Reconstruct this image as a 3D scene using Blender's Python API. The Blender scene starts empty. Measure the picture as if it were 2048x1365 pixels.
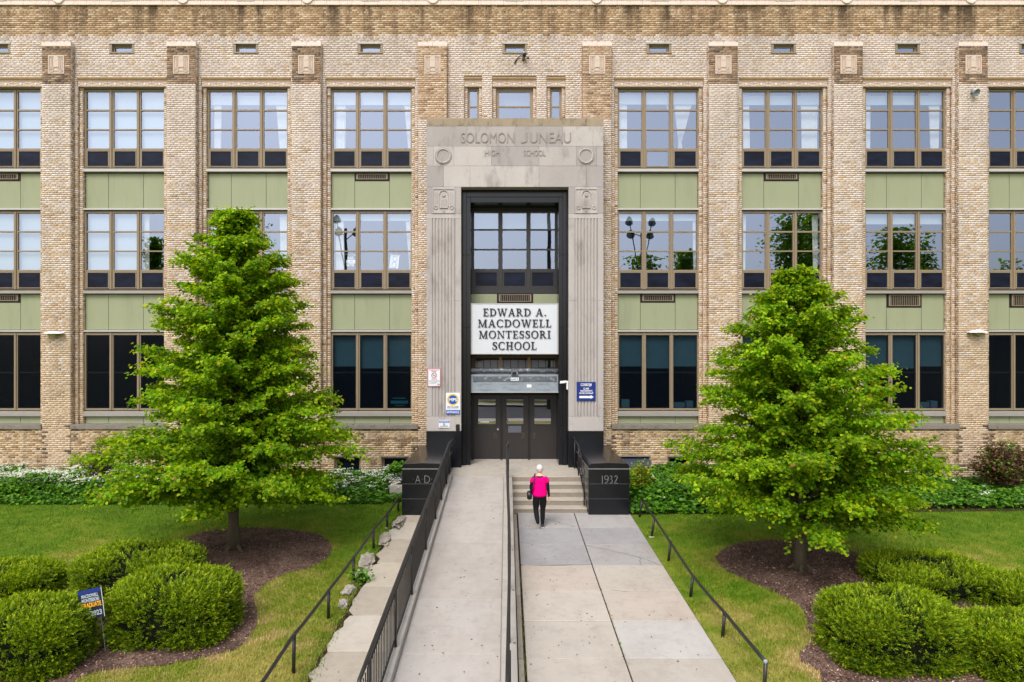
import bpy, bmesh, math, random
import numpy as np
from mathutils import Vector, Matrix, noise as mnoise

S = bpy.context.scene
COL = S.collection
random.seed(11)
RNG = np.random.default_rng(11)
PI = math.pi
R = math.radians

# ---------------------------------------------------------------- camera, sky, sun, exposure
# metres; X right, Y into the scene (0 = face of the brick piers), Z up (0 = walk at the foot of the steps)
CD, CZ, F = 21.75, 4.39, 1365.0
cam = bpy.data.cameras.new('camera')
cam.lens, cam.sensor_width = 24.0, 36.0
cam.shift_x, cam.shift_y = 0.0049, 0.0088
cam.clip_start, cam.clip_end = 0.1, 2000
camo = bpy.data.objects.new('camera', cam)
COL.objects.link(camo)
camo.location = (0, -CD, CZ)
camo.rotation_euler = (R(90), 0, 0)
S.camera = camo

SUN_EL, SUN_AZ = 50.0, 198.0      # azimuth clockwise from +Y: behind the camera, a little to the left
w = bpy.data.worlds.new('World')
S.world = w
w.use_nodes = True
wt = w.node_tree
bg = wt.nodes['Background']
sky = wt.nodes.new('ShaderNodeTexSky')
sky.sky_type = 'NISHITA'
sky.sun_disc = False
sky.sun_elevation, sky.sun_rotation = R(SUN_EL), R(SUN_AZ)
sky.air_density, sky.dust_density, sky.ozone_density = 1.0, 3.0, 1.0
hs = wt.nodes.new('ShaderNodeHueSaturation')
hs.inputs['Saturation'].default_value = 0.42
wt.links.new(sky.outputs[0], hs.inputs['Color'])
wt.links.new(hs.outputs[0], bg.inputs['Color'])
bg.inputs['Strength'].default_value = 0.15
sl = bpy.data.lights.new('sun', 'SUN')
sl.energy, sl.angle, sl.color = 1.25, R(24), (1.0, 0.965, 0.92)
so = bpy.data.objects.new('sun', sl)
COL.objects.link(so)
sd = Vector((math.sin(R(SUN_AZ)) * math.cos(R(SUN_EL)), math.cos(R(SUN_AZ)) * math.cos(R(SUN_EL)), math.sin(R(SUN_EL))))
so.rotation_euler = sd.to_track_quat('Z', 'Y').to_euler()
so.location = (0, -30, 40)
vs = S.view_settings
vs.view_transform, vs.look, vs.exposure, vs.gamma = 'Standard', 'None', 0.70, 1.0
vs.use_curve_mapping = False
S.cycles.max_bounces = 8
S.cycles.transparent_max_bounces = 12
S.cycles.caustics_reflective = S.cycles.caustics_refractive = False

# ---------------------------------------------------------------- measuring helpers
def XP(px, d): return (px - 1014.0) * d / F
def ZP(py, d): return CZ - (py - 700.0) * d / F
def gz(Y): return 0.044 * (min(max(Y, -17.0), 0.3) + 3.45)      # the sloping ground
def gd(py):                                                        # distance of a ground point seen at photo row py
    return 5.195 / ((py - 700.0) / F + 0.044)
def GP(px, py):
    d = gd(py)
    return ((px - 1014.0) * d / F, d - CD)
XC = 0.25                                                          # middle of the building

# ---------------------------------------------------------------- materials
def srgb(r, g, b):
    f = lambda c: (c / 12.92 if c <= 0.04045 else ((c + 0.055) / 1.055) ** 2.4)
    return (f(r / 255.0), f(g / 255.0), f(b / 255.0))

class N:
    def __init__(s, name):
        s.m = bpy.data.materials.new(name); s.m.use_nodes = True
        s.t = s.m.node_tree; s.t.nodes.clear()
        s.out = s.t.nodes.new('ShaderNodeOutputMaterial')
    def n(s, typ, **kw):
        x = s.t.nodes.new(typ)
        for k, v in kw.items():
            if k.startswith('_'): setattr(x, k[1:], v)
            else: s.set(x.inputs[int(k[1:])] if k[0] == 'i' and k[1:].isdigit() else x.inputs[k.replace('__', ' ')], v)
        return x
    def set(s, sock, v):
        if isinstance(v, bpy.types.NodeSocket): s.t.links.new(v, sock)
        elif isinstance(v, (tuple, list)) and len(v) == 3 and sock.type == 'RGBA': sock.default_value = (*v, 1)
        else: sock.default_value = v
    def pos(s, sc=(1, 1, 1)):
        g = s.n('ShaderNodeNewGeometry')
        if sc == (1, 1, 1): return g.outputs['Position']
        mp = s.n('ShaderNodeMapping', Vector=g.outputs['Position']); mp.inputs['Scale'].default_value = sc
        return mp.outputs[0]
    def noise(s, scale, detail=3, rough=.6, sc=(1, 1, 1)):
        return s.n('ShaderNodeTexNoise', Vector=s.pos(sc), Scale=scale, Detail=detail, Roughness=rough).outputs['Fac']
    def ramp(s, fac, *stops):
        r = s.n('ShaderNodeValToRGB', Fac=fac); cr = r.color_ramp
        while len(cr.elements) < len(stops): cr.elements.new(.5)
        for e, (p, c) in zip(cr.elements, stops):
            e.position = p; e.color = (*c, 1) if isinstance(c, tuple) else (c, c, c, 1)
        return r.outputs['Color']
    def mix(s, fac, a, b, mode='MIX'):
        x = s.n('ShaderNodeMix', _data_type='RGBA', _blend_type=mode)
        s.set(x.inputs[0], fac); s.set(x.inputs[6], a); s.set(x.inputs[7], b)
        return x.outputs[2]
    def math(s, op, a, b=0.0, c=None):
        x = s.n('ShaderNodeMath', _operation=op); s.set(x.inputs[0], a); s.set(x.inputs[1], b)
        if c is not None: s.set(x.inputs[2], c)
        return x.outputs[0]
    def bump(s, h, dist=.01, strength=.6):
        return s.n('ShaderNodeBump', Height=h, Distance=dist, Strength=strength).outputs[0]
    def done(s, sh):
        s.t.links.new(sh, s.out.inputs[0]); return s.m
    def pbr(s, col, rough=.7, spec=.4, metal=0, normal=None):
        p = s.n('ShaderNodeBsdfPrincipled')
        s.set(p.inputs['Base Color'], col); s.set(p.inputs['Roughness'], rough)
        s.set(p.inputs['Specular IOR Level'], spec); s.set(p.inputs['Metallic'], metal)
        if normal is not None: s.set(p.inputs['Normal'], normal)
        return s.done(p.outputs[0])

def plain(name, col, rough=.6, spec=.4, metal=0, var=.18, scale=3.0, fine=40.0, bump=0.0, dirt=None, dirt_amt=.5, streak=(1, 1, 1)):
    k = N(name)
    a = k.noise(scale, 5, .65, streak)
    b = k.noise(fine, 3, .6)
    lo = tuple(c * (1 - var) for c in col); hi = tuple(min(1, c * (1 + var)) for c in col)
    c = k.ramp(a, (.3, lo), (.7, hi))
    c = k.mix(.35, c, k.ramp(b, (.3, lo), (.7, hi)))
    if dirt:
        mk = k.ramp(k.noise(scale * 1.7, 6, .7, streak), (.52, 0.0), (.75, 1.0))
        c = k.mix(k.math('MULTIPLY', mk, dirt_amt), c, dirt)
    nm = k.bump(b, bump, .7) if bump else None
    return k.pbr(c, rough, spec, metal, nm)

def attr_mat(name, rough=.8, spec=.3, var=.12, scale=6, fine=60, bump=0.0, stains=False):
    k = N(name)
    c = k.n('ShaderNodeAttribute', _attribute_name='tone').outputs['Color']
    a = k.noise(fine, 3)
    c = k.mix(1.0, c, k.ramp(a, (.25, 1 - var), (.75, 1 + var)), 'MULTIPLY')
    if stains:
        z = k.n('ShaderNodeSeparateXYZ', Vector=k.pos()).outputs[2]
        st = k.ramp(k.noise(2.2, 5, .7, (1, 1, .12)), (.47, 0.0), (.64, 1.0))
        top = k.ramp(k.math('MULTIPLY_ADD', z, 1 / 1.3, -14.1 / 1.3), (.0, 0.0), (1.0, 1.0))
        low = k.ramp(k.math('MULTIPLY_ADD', z, -1 / 1.2, 2.6 / 1.2), (.0, 0.0), (.8, 1.0))
        f = k.math('MULTIPLY', st, k.math('ADD', k.math('MULTIPLY', top, .8), k.math('MULTIPLY_ADD', low, .3, .12)))
        c = k.mix(f, c, srgb(62, 50, 40))
        bl = k.ramp(k.noise(.55, 4, .6), (.32, .86), (.68, 1.06))
        c = k.mix(1.0, c, bl, 'MULTIPLY')
    return k.pbr(c, rough, spec, 0, k.bump(a, bump, .6) if bump else None)

def leafmat(name, trans=.35, rough=.5, spec=.35):
    k = N(name)
    c = k.n('ShaderNodeAttribute', _attribute_name='tone').outputs['Color']
    p = k.n('ShaderNodeBsdfPrincipled'); k.set(p.inputs['Base Color'], c)
    p.inputs['Roughness'].default_value = rough; p.inputs['Specular IOR Level'].default_value = spec
    t = k.n('ShaderNodeBsdfTranslucent', Color=k.mix(1.0, c, (1.7, 1.5, .6), 'MULTIPLY'))
    m = k.n('ShaderNodeMixShader', Fac=trans); k.set(m.inputs[1], p.outputs[0]); k.set(m.inputs[2], t.outputs[0])
    return k.done(m.outputs[0])

def glassmat(name, refl, tint, gl=(.93, .94, 1.0), wave=.004):
    k = N(name)
    nrm = k.bump(k.noise(1.6, 1, .4), wave, .5)
    g = k.n('ShaderNodeBsdfGlossy', Color=gl, Roughness=.0, Normal=nrm)
    t = k.n('ShaderNodeBsdfTransparent', Color=tint)
    m = k.n('ShaderNodeMixShader', Fac=refl)
    k.set(m.inputs[1], t.outputs[0]); k.set(m.inputs[2], g.outputs[0])
    return k.done(m.outputs[0])

m_brick = attr_mat('brick_clay', .85, .25, .09, bump=.0015, stains=True)
m_mortar = N('mortar')
_z = m_mortar.n('ShaderNodeSeparateXYZ', Vector=m_mortar.pos()).outputs[2]
m_mortar = m_mortar.pbr(m_mortar.ramp(m_mortar.math('MULTIPLY_ADD', _z, 1 / 16.0, 0.0), (.15, srgb(208, 184, 148)), (.35, srgb(200, 178, 152)), (.6, srgb(192, 173, 153)), (.86, srgb(186, 168, 149)), (.97, srgb(142, 114, 86))), .9, .2)
m_stone = plain('limestone', srgb(177, 171, 168), .85, .25, 0, .10, 1.6, 25, .002, srgb(122, 114, 108), .4, (1, 1, .5))
m_stonetop = plain('weathered_limestone', srgb(150, 136, 116), .85, .25, 0, .16, 2.5, 25, .003, srgb(70, 62, 54), .85, (1, 1, .45))
m_terrad = plain('terracotta_ground', srgb(184, 160, 142), .7, .3, 0, .12, 6, 40)
m_terra = plain('terracotta', srgb(214, 198, 186), .6, .4, 0, .08, 6, 40, .001, srgb(150, 128, 112), .4)
m_tanstone = plain('tan_moulding', srgb(172, 148, 116), .7, .3, 0, .14, 5, 40, .001, srgb(120, 98, 72), .5)
m_sill = plain('grey_sill_stone', srgb(124, 118, 108), .85, .2, 0, .2, 3, 30, .002, srgb(70, 64, 58), .7)
m_metalsill = plain('pale_metal_flashing', srgb(176, 174, 170), .45, .5, .1, .06, 3)
m_frame = plain('bronze_window_frame', srgb(134, 118, 96), .5, .4, 0, .08, 5)
m_darkframe = plain('dark_window_frame', srgb(34, 33, 34), .45, .5, 0, .1, 5)
m_gasket = plain('black_gasket', srgb(26, 24, 26), .6, .3)
m_panel = plain('green_spandrel', srgb(143, 148, 118), .55, .35, 0, .06, 1.6, 60, 0, srgb(118, 122, 98), .45, (1, 1, .16))
m_granite = plain('black_granite', srgb(20, 21, 26), .2, .4, 0, .3, 3, 120)
m_granjoint = plain('granite_joint', srgb(120, 120, 124), .5, .4)
m_conc = plain('pale_concrete', srgb(170, 164, 156), .9, .2, 0, .07, 1.2, 60, .001, srgb(128, 118, 106), .45)
m_step = plain('step_concrete', srgb(176, 168, 156), .9, .2, 0, .08, 3, 60, .001, srgb(120, 108, 92), .5)
m_riser = plain('riser_concrete', srgb(142, 131, 118), .9, .2, 0, .1, 5, 60, .002, srgb(108, 96, 80), .5)
m_rail = plain('black_rail_paint', srgb(38, 35, 34), .42, .5, 0, .25, 8, 60)
m_doorp = plain('dark_brown_door', srgb(44, 39, 38), .45, .45, 0, .12, 3)
m_doortrim = plain('door_frame', srgb(30, 27, 27), .45, .45)
m_steel = plain('galvanised_steel', srgb(142, 152, 160), .45, .5, .15, .14, 3, 40, 0, srgb(96, 102, 110), .6, (1, 1, 3))
m_peel = plain('peeling_pipe', srgb(92, 96, 102), .6, .4, .2, .2, 4, 30, 0, srgb(215, 220, 225), .8)
m_wood = plain('old_wood', srgb(96, 80, 64), .7, .3, 0, .2, 6)
m_woodl = plain('light_wood_post', srgb(150, 124, 88), .7, .3, 0, .15, 6)
m_white = plain('white_paint', (.75, .75, .75), .5, .4, 0, .04)
m_signwhite = plain('sign_white', (.72, .74, .77), .45, .4, 0, .03, 2)
m_board = plain('name_board', srgb(200, 203, 208), .5, .4, 0, .04, 1.0)
m_letter = plain('letter_black', srgb(24, 28, 36), .4, .5)
m_blue = plain('sign_blue', srgb(16, 44, 118), .45, .4, 0, .05)
m_blueb = plain('bright_blue', srgb(20, 82, 170), .45, .4, 0, .05)
m_yellow = plain('sign_yellow', srgb(232, 190, 40), .45, .4, 0, .05)
m_red = plain('sign_red', srgb(170, 40, 50), .5, .4)
m_teal = plain('sign_teal', srgb(30, 110, 120), .5, .4)
m_navy = plain('yard_sign_navy', srgb(14, 26, 48), .4, .45)
m_gold = plain('yard_sign_gold', srgb(226, 160, 20), .45, .4)
m_grey = plain('grey_print', srgb(96, 100, 108), .5, .3)
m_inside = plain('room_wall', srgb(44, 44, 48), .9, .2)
m_curt = N('curtain_cloth')
_p = m_curt.n('ShaderNodeBsdfPrincipled'); _p.inputs['Base Color'].default_value = (.82, .84, .82, 1); _p.inputs['Roughness'].default_value = .9
_tr = m_curt.n('ShaderNodeBsdfTranslucent', Color=(.6, .62, .6))
_mx = m_curt.n('ShaderNodeMixShader', Fac=.25); m_curt.set(_mx.inputs[1], _p.outputs[0]); m_curt.set(_mx.inputs[2], _tr.outputs[0])
m_curt = m_curt.done(_mx.outputs[0])
m_blind = plain('roller_blind', (.38, .45, .48), .9, .1, 0, .03)
m_tealblind = plain('teal_blind', srgb(88, 118, 124), .9, .1, 0, .1)
m_glass = glassmat('window_glass', .31, (.93, .96, .97), (.70, .79, 1.0), .0011)
m_lowglass = N('ground_floor_glass')
_p = m_lowglass.n('ShaderNodeBsdfPrincipled'); _p.inputs['Base Color'].default_value = (.005, .008, .014, 1); _p.inputs['Roughness'].default_value = .12; _p.inputs['Specular IOR Level'].default_value = .22
_t = m_lowglass.n('ShaderNodeBsdfTransparent', Color=(.62, .72, .80)); _m = m_lowglass.n('ShaderNodeMixShader', Fac=.42); m_lowglass.set(_m.inputs[1], _t.outputs[0]); m_lowglass.set(_m.inputs[2], _p.outputs[0])
m_lowglass = m_lowglass.done(_m.outputs[0])
m_doorglass = glassmat('door_glass', .45, (.5, .56, .56), wave=.0006)
m_transglass = glassmat('old_glass', .3, (.4, .42, .36))
m_screen = N('insect_screen')
_n = m_screen.noise(2.4, 4, .6, (.6, 1, 2.2))
m_screen = m_screen.pbr(m_screen.ramp(_n, (.35, srgb(9, 12, 24)), (.7, srgb(24, 31, 52))), .3, .16)
m_bark = plain('tree_bark', srgb(92, 82, 66), .95, .15, 0, .35, 5, 30, .01, srgb(60, 66, 44), .5, (1, 1, .2))
m_rock = plain('broken_concrete', srgb(168, 160, 148), .95, .15, 0, .28, 6, 30, .02, srgb(96, 84, 72), .8)
m_leaf = leafmat('tree_leaf', .48, .6, .25)
m_yew = leafmat('yew_needle', .32, .6, .25)
m_plant = leafmat('plant_leaf', .3)
m_petal = leafmat('white_petal', .2, .7, .2)
m_grass = leafmat('grass_blade', .3, .6, .25)
m_chip = attr_mat('bark_chip', .9, .15, .2)
m_soil = plain('soil', srgb(58, 44, 34), .95, .1, 0, .35, 4, 40, .01)
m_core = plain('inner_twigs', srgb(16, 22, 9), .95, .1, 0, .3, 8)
m_asphalt = plain('asphalt', (.05, .05, .052), .9, .2, 0, .15, 2)
m_skin = plain('skin', srgb(214, 170, 148), .55, .35, 0, .05)
m_pink = plain('pink_cotton', srgb(232, 0, 120), .85, .1, 0, .08, 9, 60, .002)
m_black = plain('black_cloth', srgb(20, 19, 23), .8, .2, 0, .2, 9, 80)
m_hair = plain('white_hair', srgb(212, 204, 203), .8, .2, 0, .2, 40, 120, .01, srgb(160, 148, 144), .4, (1, 1, .4))
m_bag = plain('bag_leather', srgb(22, 24, 34), .4, .5)
m_sole = plain('shoe_sole', srgb(205, 196, 190), .7, .3)
m_bluegrey = plain('blue_grey_awning', srgb(58, 64, 78), .5, .45, 0, .1)

def lawn_colour(k):
    p = k.pos()
    big = k.noise(.55, 5, .6); mid = k.noise(2.2, 4, .65); fine = k.noise(26, 3, .7)
    y = k.n('ShaderNodeSeparateXYZ', Vector=p)
    # drier towards the pavement, where the mower turns and salt lands
    near = k.ramp(k.math('MULTIPLY_ADD', y.outputs[1], -1 / 9.0, -3.6 / 9.0), (.0, 0.0), (1.0, 1.0))
    dry = k.math('ADD', k.math('MULTIPLY', near, .36), k.math('ADD', k.math('MULTIPLY', big, .75), k.math('MULTIPLY', mid, .45)))
    c = k.ramp(dry, (.46, srgb(78, 120, 8)), (.64, srgb(102, 142, 16)), (.80, srgb(140, 154, 46)), (.97, srgb(188, 174, 98)))
    return k.mix(.35, c, k.ramp(fine, (.3, srgb(58, 78, 14)), (.7, srgb(140, 156, 58))), 'OVERLAY')
_k = N('lawn_turf'); m_lawn = _k.pbr(_k.mix(.35, lawn_colour(_k), srgb(96, 90, 48)), .95, .1, 0, _k.bump(_k.noise(60, 3), .02))
_k = N('lawn_blade'); _c = lawn_colour(_k)
_c = _k.mix(1.0, _c, _k.n('ShaderNodeAttribute', _attribute_name='tone').outputs['Color'], 'MULTIPLY')
_p = _k.n('ShaderNodeBsdfPrincipled'); _k.set(_p.inputs['Base Color'], _c); _p.inputs['Roughness'].default_value = .6; _p.inputs['Specular IOR Level'].default_value = .2
_t = _k.n('ShaderNodeBsdfTranslucent', Color=_c); _m = _k.n('ShaderNodeMixShader', Fac=.3); _k.set(_m.inputs[1], _p.outputs[0]); _k.set(_m.inputs[2], _t.outputs[0])
m_blade = _k.done(_m.outputs[0])
_k = N('bark_mulch')
m_mulch = _k.pbr(_k.mix(.6, _k.ramp(_k.noise(55, 4, .75), (.3, srgb(52, 40, 35)), (.7, srgb(148, 122, 110))), _k.ramp(_k.noise(1.4, 4), (.35, srgb(60, 45, 40)), (.65, srgb(136, 110, 98)))), .95, .1, 0, _k.bump(_k.noise(70, 3), .03))
def slabmat(name, col):
    k = N(name)
    a = k.noise(.9, 6, .7); b = k.noise(140, 2, .7); c2 = k.noise(5, 6, .75); c3 = k.noise(1.7, 6, .7, (1, .35, 1))
    c = k.ramp(a, (.28, tuple(x * .82 for x in col)), (.5, col), (.75, tuple(x * 1.08 for x in col)))
    c = k.mix(.35, c, k.ramp(b, (.3, tuple(x * .74 for x in col)), (.7, tuple(x * 1.22 for x in col))))
    c = k.mix(k.math('MULTIPLY', k.ramp(c2, (.50, 0.0), (.68, 1.0)), .30), c, tuple(x * .55 for x in col))
    c = k.mix(k.math('MULTIPLY', k.ramp(c3, (.48, 0.0), (.66, 1.0)), .30), c, (col[0] * .72, col[1] * .64, col[2] * .56))
    return k.pbr(c, .9, .2, 0, k.bump(b, .002))
m_slab_tan = [slabmat('tan_paving', c) for c in (srgb(180, 171, 161), srgb(181, 169, 159), srgb(176, 168, 158), srgb(184, 175, 165))]
m_slab_grey = [slabmat('grey_paving', c) for c in (srgb(162, 158, 156), srgb(166, 162, 160), srgb(156, 154, 155))]
m_slab_pale = [slabmat('new_pale_paving', srgb(182, 177, 172))]
m_slab_old = [slabmat('old_walk_paving', c) for c in (srgb(178, 168, 153), srgb(184, 176, 164), srgb(168, 158, 144))]
m_slab_ramp = [slabmat('ramp_paving', c) for c in (srgb(172, 164, 157), srgb(176, 169, 163), srgb(168, 161, 155))]

# ---------------------------------------------------------------- mesh helpers
def link(o, parent=None):
    COL.objects.link(o)
    if parent is not None:
        o.parent = parent
        o.matrix_parent_inverse = Matrix.Translation(-wloc(parent))    # children are measured in world metres
    return o
def wloc(o):
    if o.parent is None: return o.location.copy()
    return o.location + o.matrix_parent_inverse.translation + wloc(o.parent)

class MB:
    """collects shapes; build() links them as ONE mesh object"""
    def __init__(s): s.v, s.f, s.mi, s.cur = [], [], [], 0
    def quad(s, *p):
        b = len(s.v); s.v += [tuple(x) for x in p]; s.f.append(tuple(range(b, b + len(p)))); s.mi.append(s.cur); return s
    def box(s, x0, x1, y0, y1, z0, z1):
        x0, x1 = min(x0, x1), max(x0, x1); y0, y1 = min(y0, y1), max(y0, y1); z0, z1 = min(z0, z1), max(z0, z1)
        b = len(s.v)
        s.v += [(x0, y0, z0), (x1, y0, z0), (x1, y1, z0), (x0, y1, z0), (x0, y0, z1), (x1, y0, z1), (x1, y1, z1), (x0, y1, z1)]
        for q in ((0, 3, 2, 1), (4, 5, 6, 7), (0, 1, 5, 4), (1, 2, 6, 5), (2, 3, 7, 6), (3, 0, 4, 7)):
            s.f.append(tuple(b + i for i in q)); s.mi.append(s.cur)
        return s
    def hexa(s, p):                      # eight corners in box order
        b = len(s.v); s.v += [tuple(x) for x in p]
        for q in ((0, 3, 2, 1), (4, 5, 6, 7), (0, 1, 5, 4), (1, 2, 6, 5), (2, 3, 7, 6), (3, 0, 4, 7)):
            s.f.append(tuple(b + i for i in q)); s.mi.append(s.cur)
        return s
    def rings(s, rs, cap=True, closed=False):
        b = len(s.v); n = len(rs[0])
        for r in rs: s.v += [tuple(x) for x in r]
        m = len(rs)
        for i in range(m if closed else m - 1):
            a, c = b + i * n, b + ((i + 1) % m) * n
            for j in range(n):
                s.f.append((a + j, a + (j + 1) % n, c + (j + 1) % n, c + j)); s.mi.append(s.cur)
        if cap and not closed:
            s.f.append(tuple(b + j for j in reversed(range(n)))); s.mi.append(s.cur)
            s.f.append(tuple(b + (m - 1) * n + j for j in range(n))); s.mi.append(s.cur)
        return s
    def tube(s, pts, r, n=8, cap=True, flat=1.0):
        pts = [Vector(p) for p in pts]; rs = []
        rr = r if isinstance(r, (list, tuple)) else [r] * len(pts)
        u = None
        for i, p in enumerate(pts):
            t = (pts[min(i + 1, len(pts) - 1)] - pts[max(i - 1, 0)]).normalized()
            if u is None:
                u = t.cross(Vector((0, 0, 1)) if abs(t.z) < .9 else Vector((1, 0, 0))).normalized()
            else:
                u = (u - t * u.dot(t)).normalized()
            v = t.cross(u)
            rs.append([p + u * math.cos(2 * PI * j / n) * rr[i] + v * math.sin(2 * PI * j / n) * rr[i] * flat for j in range(n)])
        return s.rings(rs, cap)
    def ring(s, c, R0, r, axis='y', n=24, k=6):
        rs = []
        for i in range(n):
            a = 2 * PI * i / n; row = []
            for j in range(k):
                b = 2 * PI * j / k; rad = R0 + r * math.cos(b); h = r * math.sin(b)
                row.append((c[0] + rad * math.cos(a), c[1] + h, c[2] + rad * math.sin(a)) if axis == 'y' else (c[0] + rad * math.cos(a), c[1] + rad * math.sin(a), c[2] + h))
            rs.append(row)
        return s.rings(rs, False, True)
    def prism(s, poly, y0, y1):          # outline in x,z extruded along y
        n = len(poly)
        return s.rings([[(x, y0, z) for x, z in poly], [(x, y1, z) for x, z in poly]])
    def disc(s, c, r, y1, n=24, a0=0.0, a1=2 * PI):
        full = abs(a1 - a0 - 2 * PI) < 1e-6
        pts = [(c[0] + r * math.cos(a0 + (a1 - a0) * i / n), c[2] + r * math.sin(a0 + (a1 - a0) * i / n)) for i in range(n if full else n + 1)]
        return s.prism(pts, c[1], y1)
    def ball(s, c, r, n=10, m=6):
        rx, ry, rz = r if isinstance(r, tuple) else (r, r, r)
        return s.rings([[(c[0] + rx * math.sin(PI * (i + .02) / (m + .04)) * math.cos(2 * PI * j / n), c[1] + ry * math.sin(PI * (i + .02) / (m + .04)) * math.sin(2 * PI * j / n), c[2] - rz * math.cos(PI * (i + .02) / (m + .04))) for j in range(n)] for i in range(m + 1)])
    def data(s, name, mats, smooth=False):
        me = bpy.data.meshes.new(name); me.from_pydata(s.v, [], s.f)
        for m in (mats if isinstance(mats, (list, tuple)) else [mats]): me.materials.append(m)
        if any(s.mi): me.polygons.foreach_set('material_index', s.mi)
        bm = bmesh.new(); bm.from_mesh(me); bmesh.ops.recalc_face_normals(bm, faces=bm.faces); bm.to_mesh(me); bm.free()
        if smooth: me.polygons.foreach_set('use_smooth', [True] * len(me.polygons))
        me.update(); return me
    def build(s, name, mats, parent=None, smooth=False, bevel=0.0, seg=2):
        o = bpy.data.objects.new(name, s.data(name, mats, smooth)); link(o, parent)
        if bevel:
            b = o.modifiers.new('bevel', 'BEVEL'); b.width = bevel; b.segments = seg; b.limit_method = 'ANGLE'; b.angle_limit = R(40)
        return o

def tag(o, label=None, cat=None, group=None, kind=None):
    if label: o['label'] = label
    if cat: o['category'] = cat
    if group: o['group'] = group
    if kind: o['kind'] = kind
    return o
def thing(name, label, cat, loc=(0, 0, 0), group=None):
    o = bpy.data.objects.new(name, None); o.empty_display_size = .2; COL.objects.link(o); o.location = loc
    return tag(o, label, cat, group)
def use(name, data, parent=None, loc=None, rot=None, sc=None):     # another object on shared mesh data
    o = bpy.data.objects.new(name, data); link(o, parent)
    if loc is not None: o.location = loc
    if rot is not None: o.rotation_euler = rot
    if sc is not None: o.scale = sc
    return o

def np_mesh(name, V, F, mat, tone=None, smooth=False):
    """V (n,3), F (m,k) -> mesh with a per-face colour"""
    me = bpy.data.meshes.new(name)
    V = np.asarray(V, np.float32); F = np.asarray(F, np.int32); m, k = F.shape
    me.vertices.add(len(V)); me.vertices.foreach_set('co', V.ravel())
    me.loops.add(m * k); me.loops.foreach_set('vertex_index', F.ravel())
    me.polygons.add(m); me.polygons.foreach_set('loop_start', np.arange(0, m * k, k, dtype=np.int32))
    me.polygons.foreach_set('loop_total', np.full(m, k, np.int32))
    me.materials.append(mat)
    me.update(calc_edges=True)
    if tone is not None:
        a = me.attributes.new('tone', 'FLOAT_COLOR', 'FACE')
        a.data.foreach_set('color', np.concatenate([np.asarray(tone, np.float32), np.ones((m, 1), np.float32)], 1).ravel())
    if smooth: me.polygons.foreach_set('use_smooth', np.ones(m, bool))
    return me

def unit(a): return a / np.maximum(np.linalg.norm(a, axis=-1, keepdims=True), 1e-9)
def leaves(P, A, Nn, size, width=.42, fold=.18):
    """round leaves of two folded quads: base P, axis A, normal Nn"""
    A = unit(A); B = unit(np.cross(A, Nn)); C = np.cross(B, A)
    s = np.asarray(size)[:, None]
    up = C * s * fold
    pts = [P, P + A * s * .28 + B * s * width + up, P + A * s * .74 + B * s * width * .88 + up, P + A * s,
           P + A * s * .74 - B * s * width * .88 + up, P + A * s * .28 - B * s * width + up]
    V = np.stack(pts, 1).reshape(-1, 3); n = len(P); b = np.arange(n)[:, None] * 6
    F = np.concatenate([b + np.array([[0, 1, 2, 3]]), b + np.array([[0, 3, 4, 5]])], 1).reshape(-1, 4)
    return V, F
def blades(P, A, B, length, width):
    """narrow pointed blades (one quad kite)"""
    L = np.asarray(length)[:, None]; W = np.asarray(width)[:, None]
    V = np.stack([P, P + A * L * .45 + B * W, P + A * L, P + A * L * .45 - B * W], 1).reshape(-1, 3)
    F = np.arange(len(P) * 4).reshape(-1, 4)
    return V, F

# ---------------------------------------------------------------- lettering
FONT = {}
def text_data(txt, size_box, depth, mat, align='FIT', tilt=0.0, bold=0.0):
    """flat print or raised letters: mesh facing -Y, its lower left at the origin, filling size_box (w, h)"""
    cu = bpy.data.curves.new('lettering', 'FONT'); cu.body = txt; cu.size = 1.0; cu.resolution_u = 3
    cu.extrude = .5; cu.offset = bold
    ob = bpy.data.objects.new('lettering_tmp', cu); COL.objects.link(ob)
    bpy.context.view_layer.update()
    dg = bpy.context.evaluated_depsgraph_get()
    me = bpy.data.meshes.new_from_object(ob.evaluated_get(dg)); bpy.data.objects.remove(ob); bpy.data.curves.remove(cu)
    n = len(me.vertices); co = np.empty(n * 3, np.float32); me.vertices.foreach_get('co', co); co = co.reshape(-1, 3)
    lo, hi = co.min(0), co.max(0)
    w, h = size_box
    sx = w / max(hi[0] - lo[0], 1e-6); sz = h / max(hi[1] - lo[1], 1e-6)
    out = np.stack([(co[:, 0] - lo[0]) * sx, -(co[:, 2] + .5) * depth, (co[:, 1] - lo[1]) * sz], 1)
    me.vertices.foreach_set('co', out.astype(np.float32).ravel())
    me.materials.clear(); me.materials.append(mat); me.update()
    return me
def letters(name, txt, x0, x1, z0, z1, y, mat, parent, depth=.004, bold=0.0):
    o = bpy.data.objects.new(name, text_data(txt, (x1 - x0, z1 - z0), depth, mat, bold=bold))
    o.location = (x0, y, z0); return link(o, parent)

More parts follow.
